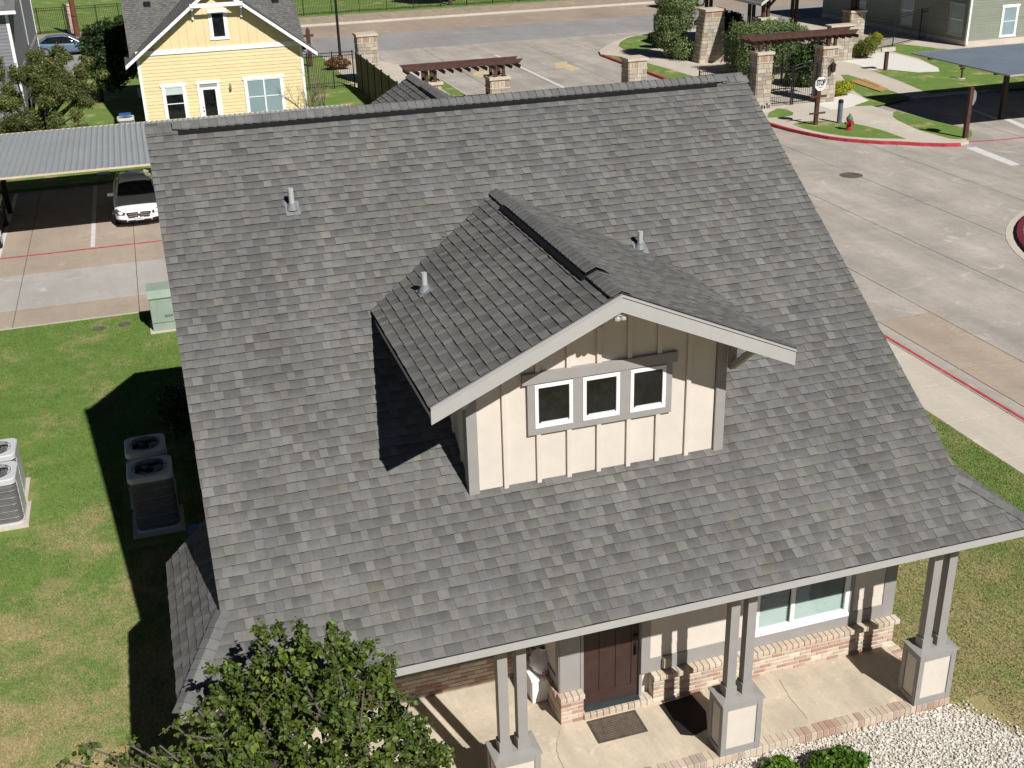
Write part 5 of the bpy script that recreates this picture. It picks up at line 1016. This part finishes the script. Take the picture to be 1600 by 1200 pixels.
p = g(486, 104); wp_ = thing('timber_post', tuple(p), 'brown timber post with a bracket by the road behind the yellow house', 'post'); part('post', wp_, RUSTW, lambda b: b.box((p[0]-.12, p[1]-.12, GZ-.03), (p[0]+.12, p[1]+.12, 2.15))); part('arm', wp_, RUSTW, lambda b: b.box((p[0]-.45, p[1]-.06, 1.75), (p[0]+.35, p[1]+.06, 1.9))); part('finial', wp_, RUSTW, lambda b: b.lathe((p[0], p[1], 2.15), [(.13, 0), (.09, .12), (.02, .2)], 8))
p = g(121, 57); bp2 = thing('timber_pole', tuple(p), 'reddish brown timber pole on the verge in front of the narrow stone post', 'pole'); part('pole', bp2, paint('red_brown_pole', (.13, .045, .03), .7, .2, 4), lambda b: b.tube([(p[0], p[1], GZ-.05), (p[0], p[1], 6.5)], [.22, .19], 12)); part('band', bp2, DARKST, lambda b: b.lathe((p[0], p[1], 1.4), [(.225, 0), (.225, .06)], 12))
p = g(1027, 57); mb_ = thing('mailbox', tuple(p), 'green post box beside the tall bush at the entry', 'box'); bx('cabinet', mb_, paint('dark_teal_paint', (.02, .11, .10), .5), (p[0]-.25, p[1]-.2, .35), (p[0]+.25, p[1]+.2, 1.35), .02); bx('stand', mb_, WHITE, (p[0]-.16, p[1]-.12, GZ), (p[0]+.16, p[1]+.12, .349)); bx('plate', mb_, WHITE, (p[0]+.0, p[1]-.215, .4), (p[0]+.2, p[1]-.2005, .62))
p = g(162, 272); tag(part('wheel_stop', None, WHITE, lambda b: b.prism([(p[0]-.28, p[1]-.1), (p[0]+.28, p[1]-.12), (p[0]+.28, p[1]+.08), (p[0], p[1]+.14), (p[0]-.28, p[1]+.1)], GZ, GZ+.08)), 'white block on the grass behind the left carport bays', 'block')
# ---- transformer cabinet
tf = thing('utility_cabinet', (-6.75, 21.5, GZ), 'pale green utility cabinet with a sloped top at the lawn edge', 'cabinet')
part('cabinet', tf, GREENB, lambda b: b.prismx([(21.08, GZ+.04), (22.0, GZ+.04), (22.0, 1.0), (21.32, 1.0), (21.08, .86)], -7.33, -6.15), bevel=.02); part('lid', tf, GREENB, lambda b: b.prismx([(21.05, .862), (21.31, 1.012), (22.02, 1.012), (22.02, 1.04), (21.30, 1.04), (21.04, .885)], -7.36, -6.12)); part('pad', tf, CONCW, lambda b: b.box((-7.42, 20.98, GZ-.03), (-6.06, 22.1, GZ+.04))); bx('hasp', tf, ALU, (-6.95, 21.06, .30), (-6.72, 21.079, .36)); bx('door_seam', tf, DARKST, (-7.31, 21.074, .12), (-6.2, 21.0795, .13))
# ---- air conditioners
def ac(cx, cy, s_, h, label, plab):
    pad = part('concrete_pad', None, CONCW, lambda b: b.box((cx-s_/2-.08, cy-s_/2-.08, GZ-.03), (cx+s_/2+.08, cy+s_/2+.08, GZ+.06)), bevel=.01); tag(pad, 'concrete pad under the '+label.split(' at ')[0].split(' beside')[0]+plab, 'concrete pad')
    z0 = GZ+.06; t = thing('air_conditioner', (cx, cy, z0), label, 'air conditioner', 'outdoor air conditioners beside the house'); r = s_/2
    rr = lambda q, n=6, c_=.14: [(sx*(q-c_)+c_*math.cos(a), sy*(q-c_)+c_*math.sin(a)) for sx, sy, a0 in ((1, 1, 0), (-1, 1, 90), (-1, -1, 180), (1, -1, 270)) for a in [math.radians(a0+90*i/n) for i in range(n+1)]]
    sh = lambda L: [(cx+a, cy+b__) for a, b__ in L]
    part('cabinet', t, ACL, lambda b: b.prism(sh(rr(r-.02)), z0, z0+h-.12)); part('base', t, ACM, lambda b: b.prism(sh(rr(r)), z0, z0+.05))
    for i in range(int((h-.25)/.036)): z_ = z0+.09+i*.036; part('louver', t, ACL, lambda b: b.prism(sh(rr(r-.006)), z_, z_+.014))
    for i in range(5): z_ = z0+.17+i*(h-.35)/4.6; part('guard_wire', t, ALU, lambda b: b.tube([(cx+a, cy+b__, z_) for a, b__ in rr(r+.002)+rr(r+.002)[:1]], .004, 4, cap=False))
    part('corner_panel', t, ACM, lambda b: b.box((cx+r-.10, cy-.25, z0+.051), (cx+r+.004, cy+r-.12, z0+h-.121)))
    # top with round opening
    o_ = rr(r+.01, 7); nO = len(o_); R_ = r*.78; vs = []; fs = []
    for zz, sc in ((z0+h-.12, 1), (z0+h-.02, 1), (z0+h, .95)): vs += [(cx+a*sc, cy+b__*sc, zz) for a, b__ in o_]
    for zz in (z0+h, z0+h-.06):
        for a, b__ in o_: an = math.atan2(b__, a); vs.append((cx+R_*math.cos(an), cy+R_*math.sin(an), zz))
    for L_ in range(4):
        for i in range(nO): fs.append((L_*nO+i, L_*nO+(i+1) % nO, (L_+1)*nO+(i+1) % nO, (L_+1)*nO+i))
    b = MB(); b.add(vs, fs); b.build('top_panel', ACM, t)
    part('fan_well', t, BLACKP, lambda b: b.lathe((cx, cy, z0+h-.1195), [(R_*.98, 0), (R_*.98, .003)], 28))
    for k_ in range(4): a = k_*math.pi/2+.4; part('fan_blade', t, ALU, lambda b: b.obox((cx+.5*R_*math.cos(a), cy+.5*R_*math.sin(a), z0+h-.085), (.36*R_*math.cos(a), .36*R_*math.sin(a), .0), (-.24*R_*math.sin(a), .24*R_*math.cos(a), .02), (0, 0, .003)))
    part('fan_hub', t, BLACKP, lambda b: b.lathe((cx, cy, z0+h-.11), [(.09, 0), (.09, .05), (.03, .07)], 14))
    for q in (.25, .45, .65, .85, 1.0): part('guard_ring', t, BLACK, lambda b: b.tube([(cx+R_*q*math.cos(a), cy+R_*q*math.sin(a), z0+h+.006+.03*(1-q)) for a in [2*math.pi*i/24 for i in range(25)]], .0045, 4, cap=False))
    for k_ in range(8): a = k_*math.pi/4; part('guard_spoke', t, BLACK, lambda b: b.tube([(cx+R_*.1*math.cos(a), cy+R_*.1*math.sin(a), z0+h+.034), (cx+R_*1.02*math.cos(a), cy+R_*1.02*math.sin(a), z0+h+.004)], .0045, 4))
    return t
ac(-10.66, 11.32, .86, 1.05, 'beige air conditioner nearer the camera at the left edge of the lawn', ' at the left picture edge'); ac(-10.74, 12.45, .86, 1.05, 'pale air conditioner farther from the camera at the left edge of the lawn', ' at the left picture edge')
ac(-7.60, 10.05, .86, 1.25, 'shaded air conditioner nearer the camera beside the house wall', ' beside the house'); ac(-7.66, 11.25, .80, 1.2, 'shaded air conditioner farther from the camera beside the house wall', ' beside the house')
p = (-7.6, 48.9); ac(p[0], p[1], .8, 1.0, 'grey air conditioner beside the yellow house behind the carport', ' by the yellow house')
def bin_(cx, cy, z, m, label, h=1.0, s_=.55):
    t = thing('wheelie_bin', (cx, cy, z), label, 'bin'); c = .045
    part('body', t, m, lambda b: b.add([(cx+a*q*s_/2, cy+b__*q*s_/2, zz) for zz, q in ((z+.05, .78), (z+h*.9, 1)) for a, b__ in ((-1, -1), (1, -1), (1, 1), (-1, 1))], [(3,2,1,0), (4,5,6,7), (0,1,5,4), (1,2,6,5), (2,3,7,6), (3,0,4,7)]), bevel=.02)
    part('lid', t, m, lambda b: b.prismx([(cy-s_/2-.03, z+h*.9+.001), (cy+s_/2+.05, z+h*.9+.001), (cy+s_/2+.05, z+h*.98), (cy, z+h), (cy-s_/2-.03, z+h*.95)], cx-s_/2-.02, cx+s_/2+.02), bevel=.01)
    for sx in (-1, 1): part('wheel', t, RUBBER, lambda b: b.tube([(cx+sx*s_*.36, cy+s_*.42, z+.1), (cx+sx*s_*.46, cy+s_*.42, z+.1)], .1, 12))
    part('handle', t, m, lambda b: b.tube([(cx-s_*.4, cy+s_/2+.09, z+h*.93), (cx+s_*.4, cy+s_/2+.09, z+h*.93)], .018, 6))
bin_(-6.72, 7.7, GZ, BLUEB, 'blue wheelie bin in the shade against the left house wall'); bin_(-6.78, 6.75, GZ, TEALB, 'teal wheelie bin in the shade nearer the porch than the blue one', .95); bin_(-7.62, 50.2, GZ, BLUEB, 'blue wheelie bin behind the air conditioner of the yellow house')
bx_ = bx('meter_box', yh, FASCIA, (YX0-.2, 53.5, 1.0), (YX0+.019, 53.9, 1.5))
# ============================================================ PLANTS
def leafcloud(name, parent, m, blobs, n, size, tone=(.7, 1.25), asp=1.7, up=0, shell=.55, jit=.18, org=None):
    """leaf-sized quads spread through overlapping lumpy blobs (cx,cy,cz,rx,ry,rz)"""
    B = np.array(blobs, float); vol = (B[:, 3]*B[:, 4]*B[:, 5])**(2/3); k = rng.choice(len(B), n, p=vol/vol.sum())
    d = rng.normal(size=(n, 3)); d /= np.linalg.norm(d, axis=1)[:, None]; r = shell+(1-shell)*rng.uniform(0, 1, n)**.6
    r *= 1+jit*np.sin(d[:, 0]*7+k*3.1)*np.cos(d[:, 1]*6+k*1.7)+.10*np.sin(d[:, 2]*13+k)+rng.normal(0, .05, n)
    C = B[k, :3]+d*B[k, 3:]*r[:, None]
    nr = d+rng.normal(0, .7, (n, 3)); nr[:, 2] += up; nr /= np.linalg.norm(nr, axis=1)[:, None]
    a = np.cross(nr, rng.normal(size=(n, 3))); a /= np.linalg.norm(a, axis=1)[:, None]; b = np.cross(nr, a)
    s = size*rng.uniform(.6, 1.3, n)[:, None]; L = a*s*asp/2; W = b*s/2; bend = nr*s*.12
    V = np.stack([C-L, C-W*.9+bend, C+L*.95, C+W*.9+bend], 1).reshape(-1, 3); Fc = np.arange(4*n).reshape(-1, 4)
    kb = rng.uniform(.75, 1.2, len(B)); t = rng.uniform(*tone, n)*kb[k]; tn = np.stack([t*rng.uniform(.9, 1.12, n), t, t*rng.uniform(.8, 1.1, n)], 1); return npmesh(name, V, Fc, m, org or ORG[parent.name], parent, np.repeat(tn, 4, 0))
def shrub(name, c, r, label, m, n=2600, size=.06, cat='shrub', group=None, lumps=9, flat=1, stem=True):
    t = thing(name, (c[0], c[1], GZ), label, cat, group); bl = [(c[0], c[1], GZ+r[2]*.95, r[0]*.8, r[1]*.8, r[2]*.85)]
    for i in range(lumps):
        a = random.uniform(0, 6.28); e = random.uniform(-.2, .9); bl.append((c[0]+r[0]*.6*math.cos(a)*math.cos(e), c[1]+r[1]*.6*math.sin(a)*math.cos(e), GZ+r[2]*(.95+.62*math.sin(e)), r[0]*.42, r[1]*.42, r[2]*.40))
    leafcloud('foliage', t, m, bl, n, size)
    part('stem', t, BARKD, lambda b: [b.tube([(c[0], c[1], GZ-.03), (c[0]+r[0]*.5*math.cos(i*1.4), c[1]+r[1]*.5*math.sin(i*1.4), GZ+r[2]*1.2)], [.05, .015], 5) for i in range(5)])
    return t
def branch(b, p, d, L, r, depth, tips, spread=.6, upw=.15):
    p = np.array(p, float); d = np.array(d, float); pts = [p]; rs = [r]; n = 4
    for i in range(n):
        d = d+np.array([random.gauss(0, .14), random.gauss(0, .14), random.gauss(upw*.3, .10)]); d /= np.linalg.norm(d); p = p+d*L/n; pts.append(p); rs.append(r*(1-.5*(i+1)/n))
    b.tube(pts, rs, 6 if r > .02 else 4, cap=False); tips.append((p, d))
    if depth:
        for i in range(random.choice((2, 3))):
            q = random.randrange(1, n+1); nd = d+np.array([random.gauss(0, spread), random.gauss(0, spread), random.gauss(upw, spread*.6)]); nd /= np.linalg.norm(nd)
            branch(b, pts[q], nd, L*random.uniform(.6, .85), rs[q]*.84, depth-1, tips, spread, upw)
# ---- the small leafy tree in front of the porch
tx, ty = -5.35, -1.75
tree = thing('small_tree', (tx, ty, GZ), 'small leafy tree with heart shaped leaves in front of the porch', 'tree')
bl = []
for u, v, y, r_ in ((470, 965, -1.3, .24), (515, 985, -1.3, .2), (400, 1000, -1.1, .28), (345, 1045, -1.0, .22), (205, 1165, -1.4, .2),(470, 985, -1.3, .30), (430, 1015, -1.2, .42), (520, 1020, -1.5, .45), (400, 1065, -1.2, .42), (480, 1075, -1.7, .55), (570, 1060, -1.5, .50), (610, 1030, -1.2, .30), (640, 1095, -1.6, .45), (560, 1130, -1.9, .55), (350, 1090, -1.1, .36), (440, 1135, -1.8, .55), (660, 1145, -1.7, .42), (330, 1150, -1.5, .42), (620, 1190, -2.0, .5), (500, 1200, -2.1, .6), (250, 1165, -1.5, .33), (380, 1195, -1.9, .5), (285, 1195, -1.8, .35), (310, 1110, -1.2, .3), (270, 1130, -1.3, .25), (230, 1190, -1.6, .35), (350, 1165, -1.7, .4), (175, 1190, -1.5, .2), (400, 1110, -1.6, .45), (540, 1010, -1.2, .35), (690, 1165, -1.5, .25), (100, 1190, -1.4, .22), (130, 1165, -1.4, .14)):
    p = onY(u, v, y); bl.append((*p, r_, r_, r_*.85))
tips = []
def limbs(b):
    top = np.array([tx, ty, 1.7]); b.tube([(tx, ty, GZ-.1), (tx+.03, ty, .7), tuple(top)], [.13, .10, .085], 10)
    for q in bl:
        e = np.array(q[:3]); m_ = (top+e)/2+np.array([random.gauss(0, .12), random.gauss(0, .12), -.15]); b.tube([top, (top+m_)/2+np.array([random.gauss(0, .05), random.gauss(0, .05), -.06]), m_, e], [.05, .036, .022, .010], 6, cap=False)
        for _ in range(13):
            s0 = m_+(e-m_)*random.uniform(.35, 1); d_ = np.array([random.gauss(0, 1), random.gauss(0, 1), random.gauss(.1, .8)]); d_ /= np.linalg.norm(d_); L_ = q[3]*random.uniform(.55, 1.12)
            e1 = s0+d_*L_*.55+np.array([0, 0, .03]); e2 = s0+d_*L_+np.array([random.gauss(0, .05), random.gauss(0, .05), random.gauss(0, .05)]); b.tube([s0, e1, e2], [.010, .007, .003], 4, cap=False); tips.append((s0, e1, e2))
part('trunk', tree, BARK, limbs, fix=False)
def leaf_verts(base, d, nr, s):
    sd_ = np.cross(d, nr); f = [(0, 0), (.12, .36), (.42, .50), (.72, .36), (1.12, 0), (.72, -.36), (.42, -.50), (.12, -.36)]; f2 = [(.06, 0), (.42, 0), (.72, 0)]
    pts = [base+d*a*s+sd_*b_*s+nr*(abs(b_)*.35*s-.18*s*a*a) for a, b_ in f]+[base+d*a*s-nr*.18*s*a*a for a, _ in f2]; return pts
LF = [(0, 1, 8), (8, 1, 2, 9), (9, 2, 3, 10), (10, 3, 4), (10, 4, 5), (9, 10, 5, 6), (8, 9, 6, 7), (0, 8, 7)]
proto = []
for i in range(6):
    t_ = random.uniform(.8, 1.2); proto.append(MB().add(leaf_verts(np.zeros(3), np.array([1., 0, 0]), np.array([0, 0, 1.]), 1), LF, (t_, t_, t_*.9)).mesh('leaf', (0, 0, 0), LEAFT, True))
allp = []
for s0, e1, e2 in tips:
    for _ in range(random.randint(42, 56) if s0[0] > -6.75 else random.randint(4, 22)):
        f = random.uniform(.15, 1.05); p = (s0+(e1-s0)*f/.55) if f < .55 else e1+(e2-e1)*(f-.55)/.45
        allp.append((p+np.array([random.gauss(0, .03), random.gauss(0, .03), random.gauss(0, .03)])))
random.shuffle(allp); fol = MB()
for i, p in enumerate(allp):
    d = np.array([random.gauss(0, 1), random.gauss(0, 1), random.gauss(-.35, .5)]); d /= np.linalg.norm(d); nr = np.array([random.gauss(0, .55), random.gauss(-.25, .55), 1.0]); nr -= d*(nr @ d); nr /= np.linalg.norm(nr); s = random.uniform(.028, .068)
    if i < 300:
        o = link('leaf', random.choice(proto), tree, tuple(p)); M3 = Matrix((d, np.cross(nr, d), nr)).transposed(); o.rotation_euler = M3.to_euler(); o.scale = (s, s, s)
    else:
        t_ = random.uniform(.5, 1.35); c_ = (t_*1.9, t_*1.7, t_*1.1) if random.random() < .14 else (t_, t_, t_*.9); fol.add(leaf_verts(p, d, nr, s), LF, c_)
o = fol.build('foliage', LEAFT, tree, smooth=True, fix=False); o['kind'] = 'stuff'
# ---- clipped shrubs in the white gravel
for (x, y, r_, lb) in ((.66, -.60, (.34, .28, .20), 'left one of two bright green round shrubs in the white gravel'), (1.48, -.78, (.48, .34, .24), 'right one of two bright green round shrubs in the white gravel')):
    shrub('round_shrub', (x, y), r_, lb, LEAFB, 3200, .04)
# white gravel near the porch: loose stones
poly = [(-2.6, -.02), (3.9, -.02), (4.25, -.35), (4.45, -.9), (4.3, -1.6), (3.5, -2.6), (-2.6, -2.6)]
S('gravel_bed', paint('gravel_soil', (.52, .47, .40), .9, .25, 12, .6, 40), lambda b: b.prism(poly, GZ-.05, GZ+.006))
n = 26000; P = np.stack([rng.uniform(-2.55, 4.6, n), rng.uniform(-2.1, -.015, n)], 1); lim_ = 3.9+.55*np.clip(-P[:, 1]/.9, 0, 1)-np.clip(-P[:, 1]-1.0, 0, 1)*.5+rng.normal(0, .17, n); P = P[P[:, 0] < lim_]; n = len(P)
base = np.array([(1,0,0),(-.9,.1,0),(0,1,.1),(.1,-1,0),(0,0,.8),(0,.1,-.7)], float); tri = np.array([(0,2,4),(2,1,4),(1,3,4),(3,0,4),(2,0,5),(1,2,5),(3,1,5),(0,3,5)])
s = rng.uniform(.008, .030, (n, 1, 1))**1.0*rng.uniform(.65, 1.35, (n, 1, 3)); a = rng.uniform(0, 6.28, n); ca, sa = np.cos(a)[:, None], np.sin(a)[:, None]; Q = (base[None]+rng.normal(0, .16, (n, 6, 3)))*s; X = Q[..., 0]*ca-Q[..., 1]*sa; Y = Q[..., 0]*sa+Q[..., 1]*ca
V = np.stack([X+P[:, :1], Y+P[:, 1:], Q[..., 2]+GZ+.012+rng.uniform(0, .014, (n, 1))], -1).reshape(-1, 3); Fc = (tri[None]+np.arange(n)[:, None, None]*6).reshape(-1, 3)
tn = np.repeat(rng.uniform(.7, 1.28, n)[:, None]*np.where(rng.uniform(0, 1, (n, 1)) < .15, [[.95, .82, .66]], [[1.03, 1, .95]]), 6, 0); tag(npmesh('gravel', V, Fc, ROCKM, tone=tn), 'loose white gravel along the front of the porch', 'gravel', kind='stuff')
# ---- plants round the gate garden
p = g(1306, 153); shrub('round_shrub', (float(p[0])+.3, float(p[1])+.5), (1.15, .75, .42), 'yellow green spreading shrub at the foot of the lantern pillar', LEAFY, 9000, .06)
for (u, v, r_, lb) in ((1327, 90, .55, 'small yellow green ball shrub left of its pair by the pavilion pillar'), (1352, 91, .75, 'larger dark yellow green ball shrub in front by the pavilion pillar'), (1364, 75, .65, 'yellow ball shrub farthest right by the pavilion pillar')):
    p = g(u, v); shrub('ball_shrub', (float(p[0]), float(p[1])), (r_, r_, r_*.85), lb, LEAFY if r_ != .75 else leaf_mat('olive_shrub_leaf', (.09, .12, .02), (.17, .19, .035)), 5200, .055)
hd_ = thing('hedge', (29.4, 52, GZ), 'clipped square hedge with a pale top behind the left gate pillar', 'hedge')
leafcloud('foliage', hd_, LEAFH, [(29.2+i*.55, 50.6+j*.8, 1.35, .62, .75, 1.45) for i in range(-3, 4) for j in range(0, 3)]+[(27.9+i*.6, 50.2+j*.9, 2.3+.15*math.sin(i*2+j), .5, .6, .42) for i in range(6) for j in range(3)], 60000, .065, (.6, 1.3)); part('stem', hd_, BARKD, lambda b: [b.tube([(28+i*.6, 51.3, GZ-.05), (28+i*.6, 51.4, 2)], [.05, .02], 5) for i in range(6)])
tb = thing('tall_bush', (26.9, 58.5, GZ), 'tall rounded green bush left of the largest stone pillar', 'bush')
leafcloud('foliage', tb, LEAFH, [(26.8+random.uniform(-.6, .6), 58.6+random.uniform(-.9, .9), z, .85, 1.0, .8) for z in (.5, .9, 1.4, 1.9, 2.3, 2.7, 3.1, 3.4) for _ in range(2)], 42000, .065, (.55, 1.25)); part('stem', tb, BARKD, lambda b: [b.tube([(26.8+.1*i, 58.6, GZ-.05), (26.6+.25*i, 58.7, 3)], [.07, .02], 5) for i in range(4)])
p = g(1026, 76); shrub('round_shrub', (float(p[0])+.2, float(p[1])+.3), (.75, .75, .62), 'low dark round bush at the foot of the tall bush', LEAFD, 3000, .10)
vn = thing('vine', (29.6, 46.5, GZ), 'dark green climbing bush behind the pedestrian gate', 'bush'); leafcloud('foliage', vn, LEAFD, [(29.0+random.uniform(-.7, .7), 46.6+random.uniform(-.4, .4), z, .6, .5, .55) for z in (.3, .7, 1.1, 1.5, 1.9) for _ in range(2)], 7000, .12, (.7, 1.5)); part('stem', vn, BARKD, lambda b: [b.tube([(28.8+.3*i, 46.6, GZ-.05), (28.6+.4*i, 46.6, 1.8)], [.04, .02], 5) for i in range(4)])
shrub('round_shrub', (26.7, 47.2), (.9, .6, .5), 'yellow green low shrub behind the bars of the pedestrian gate', LEAFY, 2600, .1)
p = g(1245, 14); shrub('round_shrub', (33.5, 65.5), (2.2, 1.0, 1.0), 'dark shrub row behind the pavilion', LEAFD, 4000, .16)
p = g(531, 110); shrub('dry_shrub', (float(p[0]), float(p[1])+.4), (.95, .5, .42), 'rust brown dry shrub beside the iron fence', LEAFR, 4200, .08)
# ---- left side trees
def big_tree(name, c, blobs, n, size, m, label, th=.18, bark=BARKD, tone=(.55, 1.35)):
    t = thing(name, (c[0], c[1], GZ), label, 'tree'); B = blobs
    def tr(b):
        b.tube([(c[0], c[1], GZ-.1), (c[0]+.1, c[1], 1.0)], [th, th*.8], 8)
        for q in B[::2]: b.tube([(c[0]+.1, c[1], .9), ((c[0]+q[0])/2, (c[1]+q[1])/2, (1+q[2])/2-.2), q[:3]], [th*.6, th*.35, .02], 6, cap=False)
    part('trunk', t, bark, tr, fix=False); leafcloud('crown', t, m, B, n, size, tone, asp=2.2, shell=.35, jit=.3); return t
def blobs_px(lst): return [(*onY(u, v, y), r_, r_, r_*.85) for u, v, y, r_ in lst]
def jitter_blobs(lst):
    out = []
    for q in blobs_px(lst):
        for _ in range(4): out.append((q[0]+random.gauss(0, q[3]*.5), q[1]+random.gauss(0, q[3]*.5), q[2]+random.gauss(0, q[3]*.45), *(q[3]*random.uniform(.35, .6),)*2, q[3]*random.uniform(.3, .55)))
    return out
big_tree('cedar_tree', (-11.8, 46.5), jitter_blobs([(20, 130, 46.5, 1.0), (60, 125, 47, 1.0), (95, 135, 47, .95), (20, 165, 46, 1.05), (70, 170, 45.6, 1.1), (110, 165, 46, .8), (40, 195, 45, 1.1), (90, 195, 45, 1.0), (10, 200, 45, 1.0), (75, 115, 48, .8), (105, 110, 48.5, .7), (130, 140, 47.5, .6), (5, 110, 47, .8), (85, 90, 50, .55), (70, 100, 49, .6), (125, 115, 48, .6), (100, 88, 50, .4)]), 80000, .05, LEAFC, 'large feathery olive green tree behind the left carport', .2)
big_tree('evergreen_tree', (-9.0, 60), blobs_px([(165, 60, 60, 1.1), (185, 75, 60, 1.0), (150, 70, 60.5, .9), (170, 95, 59.5, 1.2), (190, 105, 59, .9), (150, 95, 60, .9), (195, 50, 60.5, .7), (175, 118, 59, .9), (145, 55, 61, .6), (190, 35, 61, .45), (165, 45, 61, .5)]), 40000, .09, LEAFD, 'dark evergreen tree in the gap beside the yellow house', .2)
# bare little tree beside the yellow house
bt = thing('bare_tree', (1.15, 46.3, GZ), 'small leafless tree in front of the yellow house corner', 'tree'); tp = []
def bare(b):
    for a in (-.9, -.35, .25, .8, 1.3): branch(b, (1.15, 46.3, GZ-.05), np.array([math.sin(a)*.6, random.gauss(0, .25), 1.0])/1.2, 1.5, .05, 4, tp, .5, .28)
part('branches', bt, paint('pale_bare_bark', (.17, .13, .105), .85, .2, 6), bare, fix=False)
# tree behind the far fence: trunk and low crown at the top edge
ft = thing('street_tree', (21.8, 96.5, GZ), 'tree trunk standing in its shadow beyond the far fence', 'tree'); part('trunk', ft, BARK, lambda b: b.tube([(21.8, 96.5, GZ-.1), (21.9, 96.5, 3.2)], [.22, .14], 8)); leafcloud('crown', ft, LEAFD, [(21.8+random.uniform(-1.5, 1.5), 96.5+random.uniform(-1.5, 1.5), 4.3+random.uniform(-.5, 1), 1.3, 1.3, 1.0) for _ in range(7)], 6000, .3)
shrub('foundation_shrub', (-6.9, 14.2), (.55, .8, .65), 'dark shrub in the shade against the left house wall', LEAFD, 2600, .07)
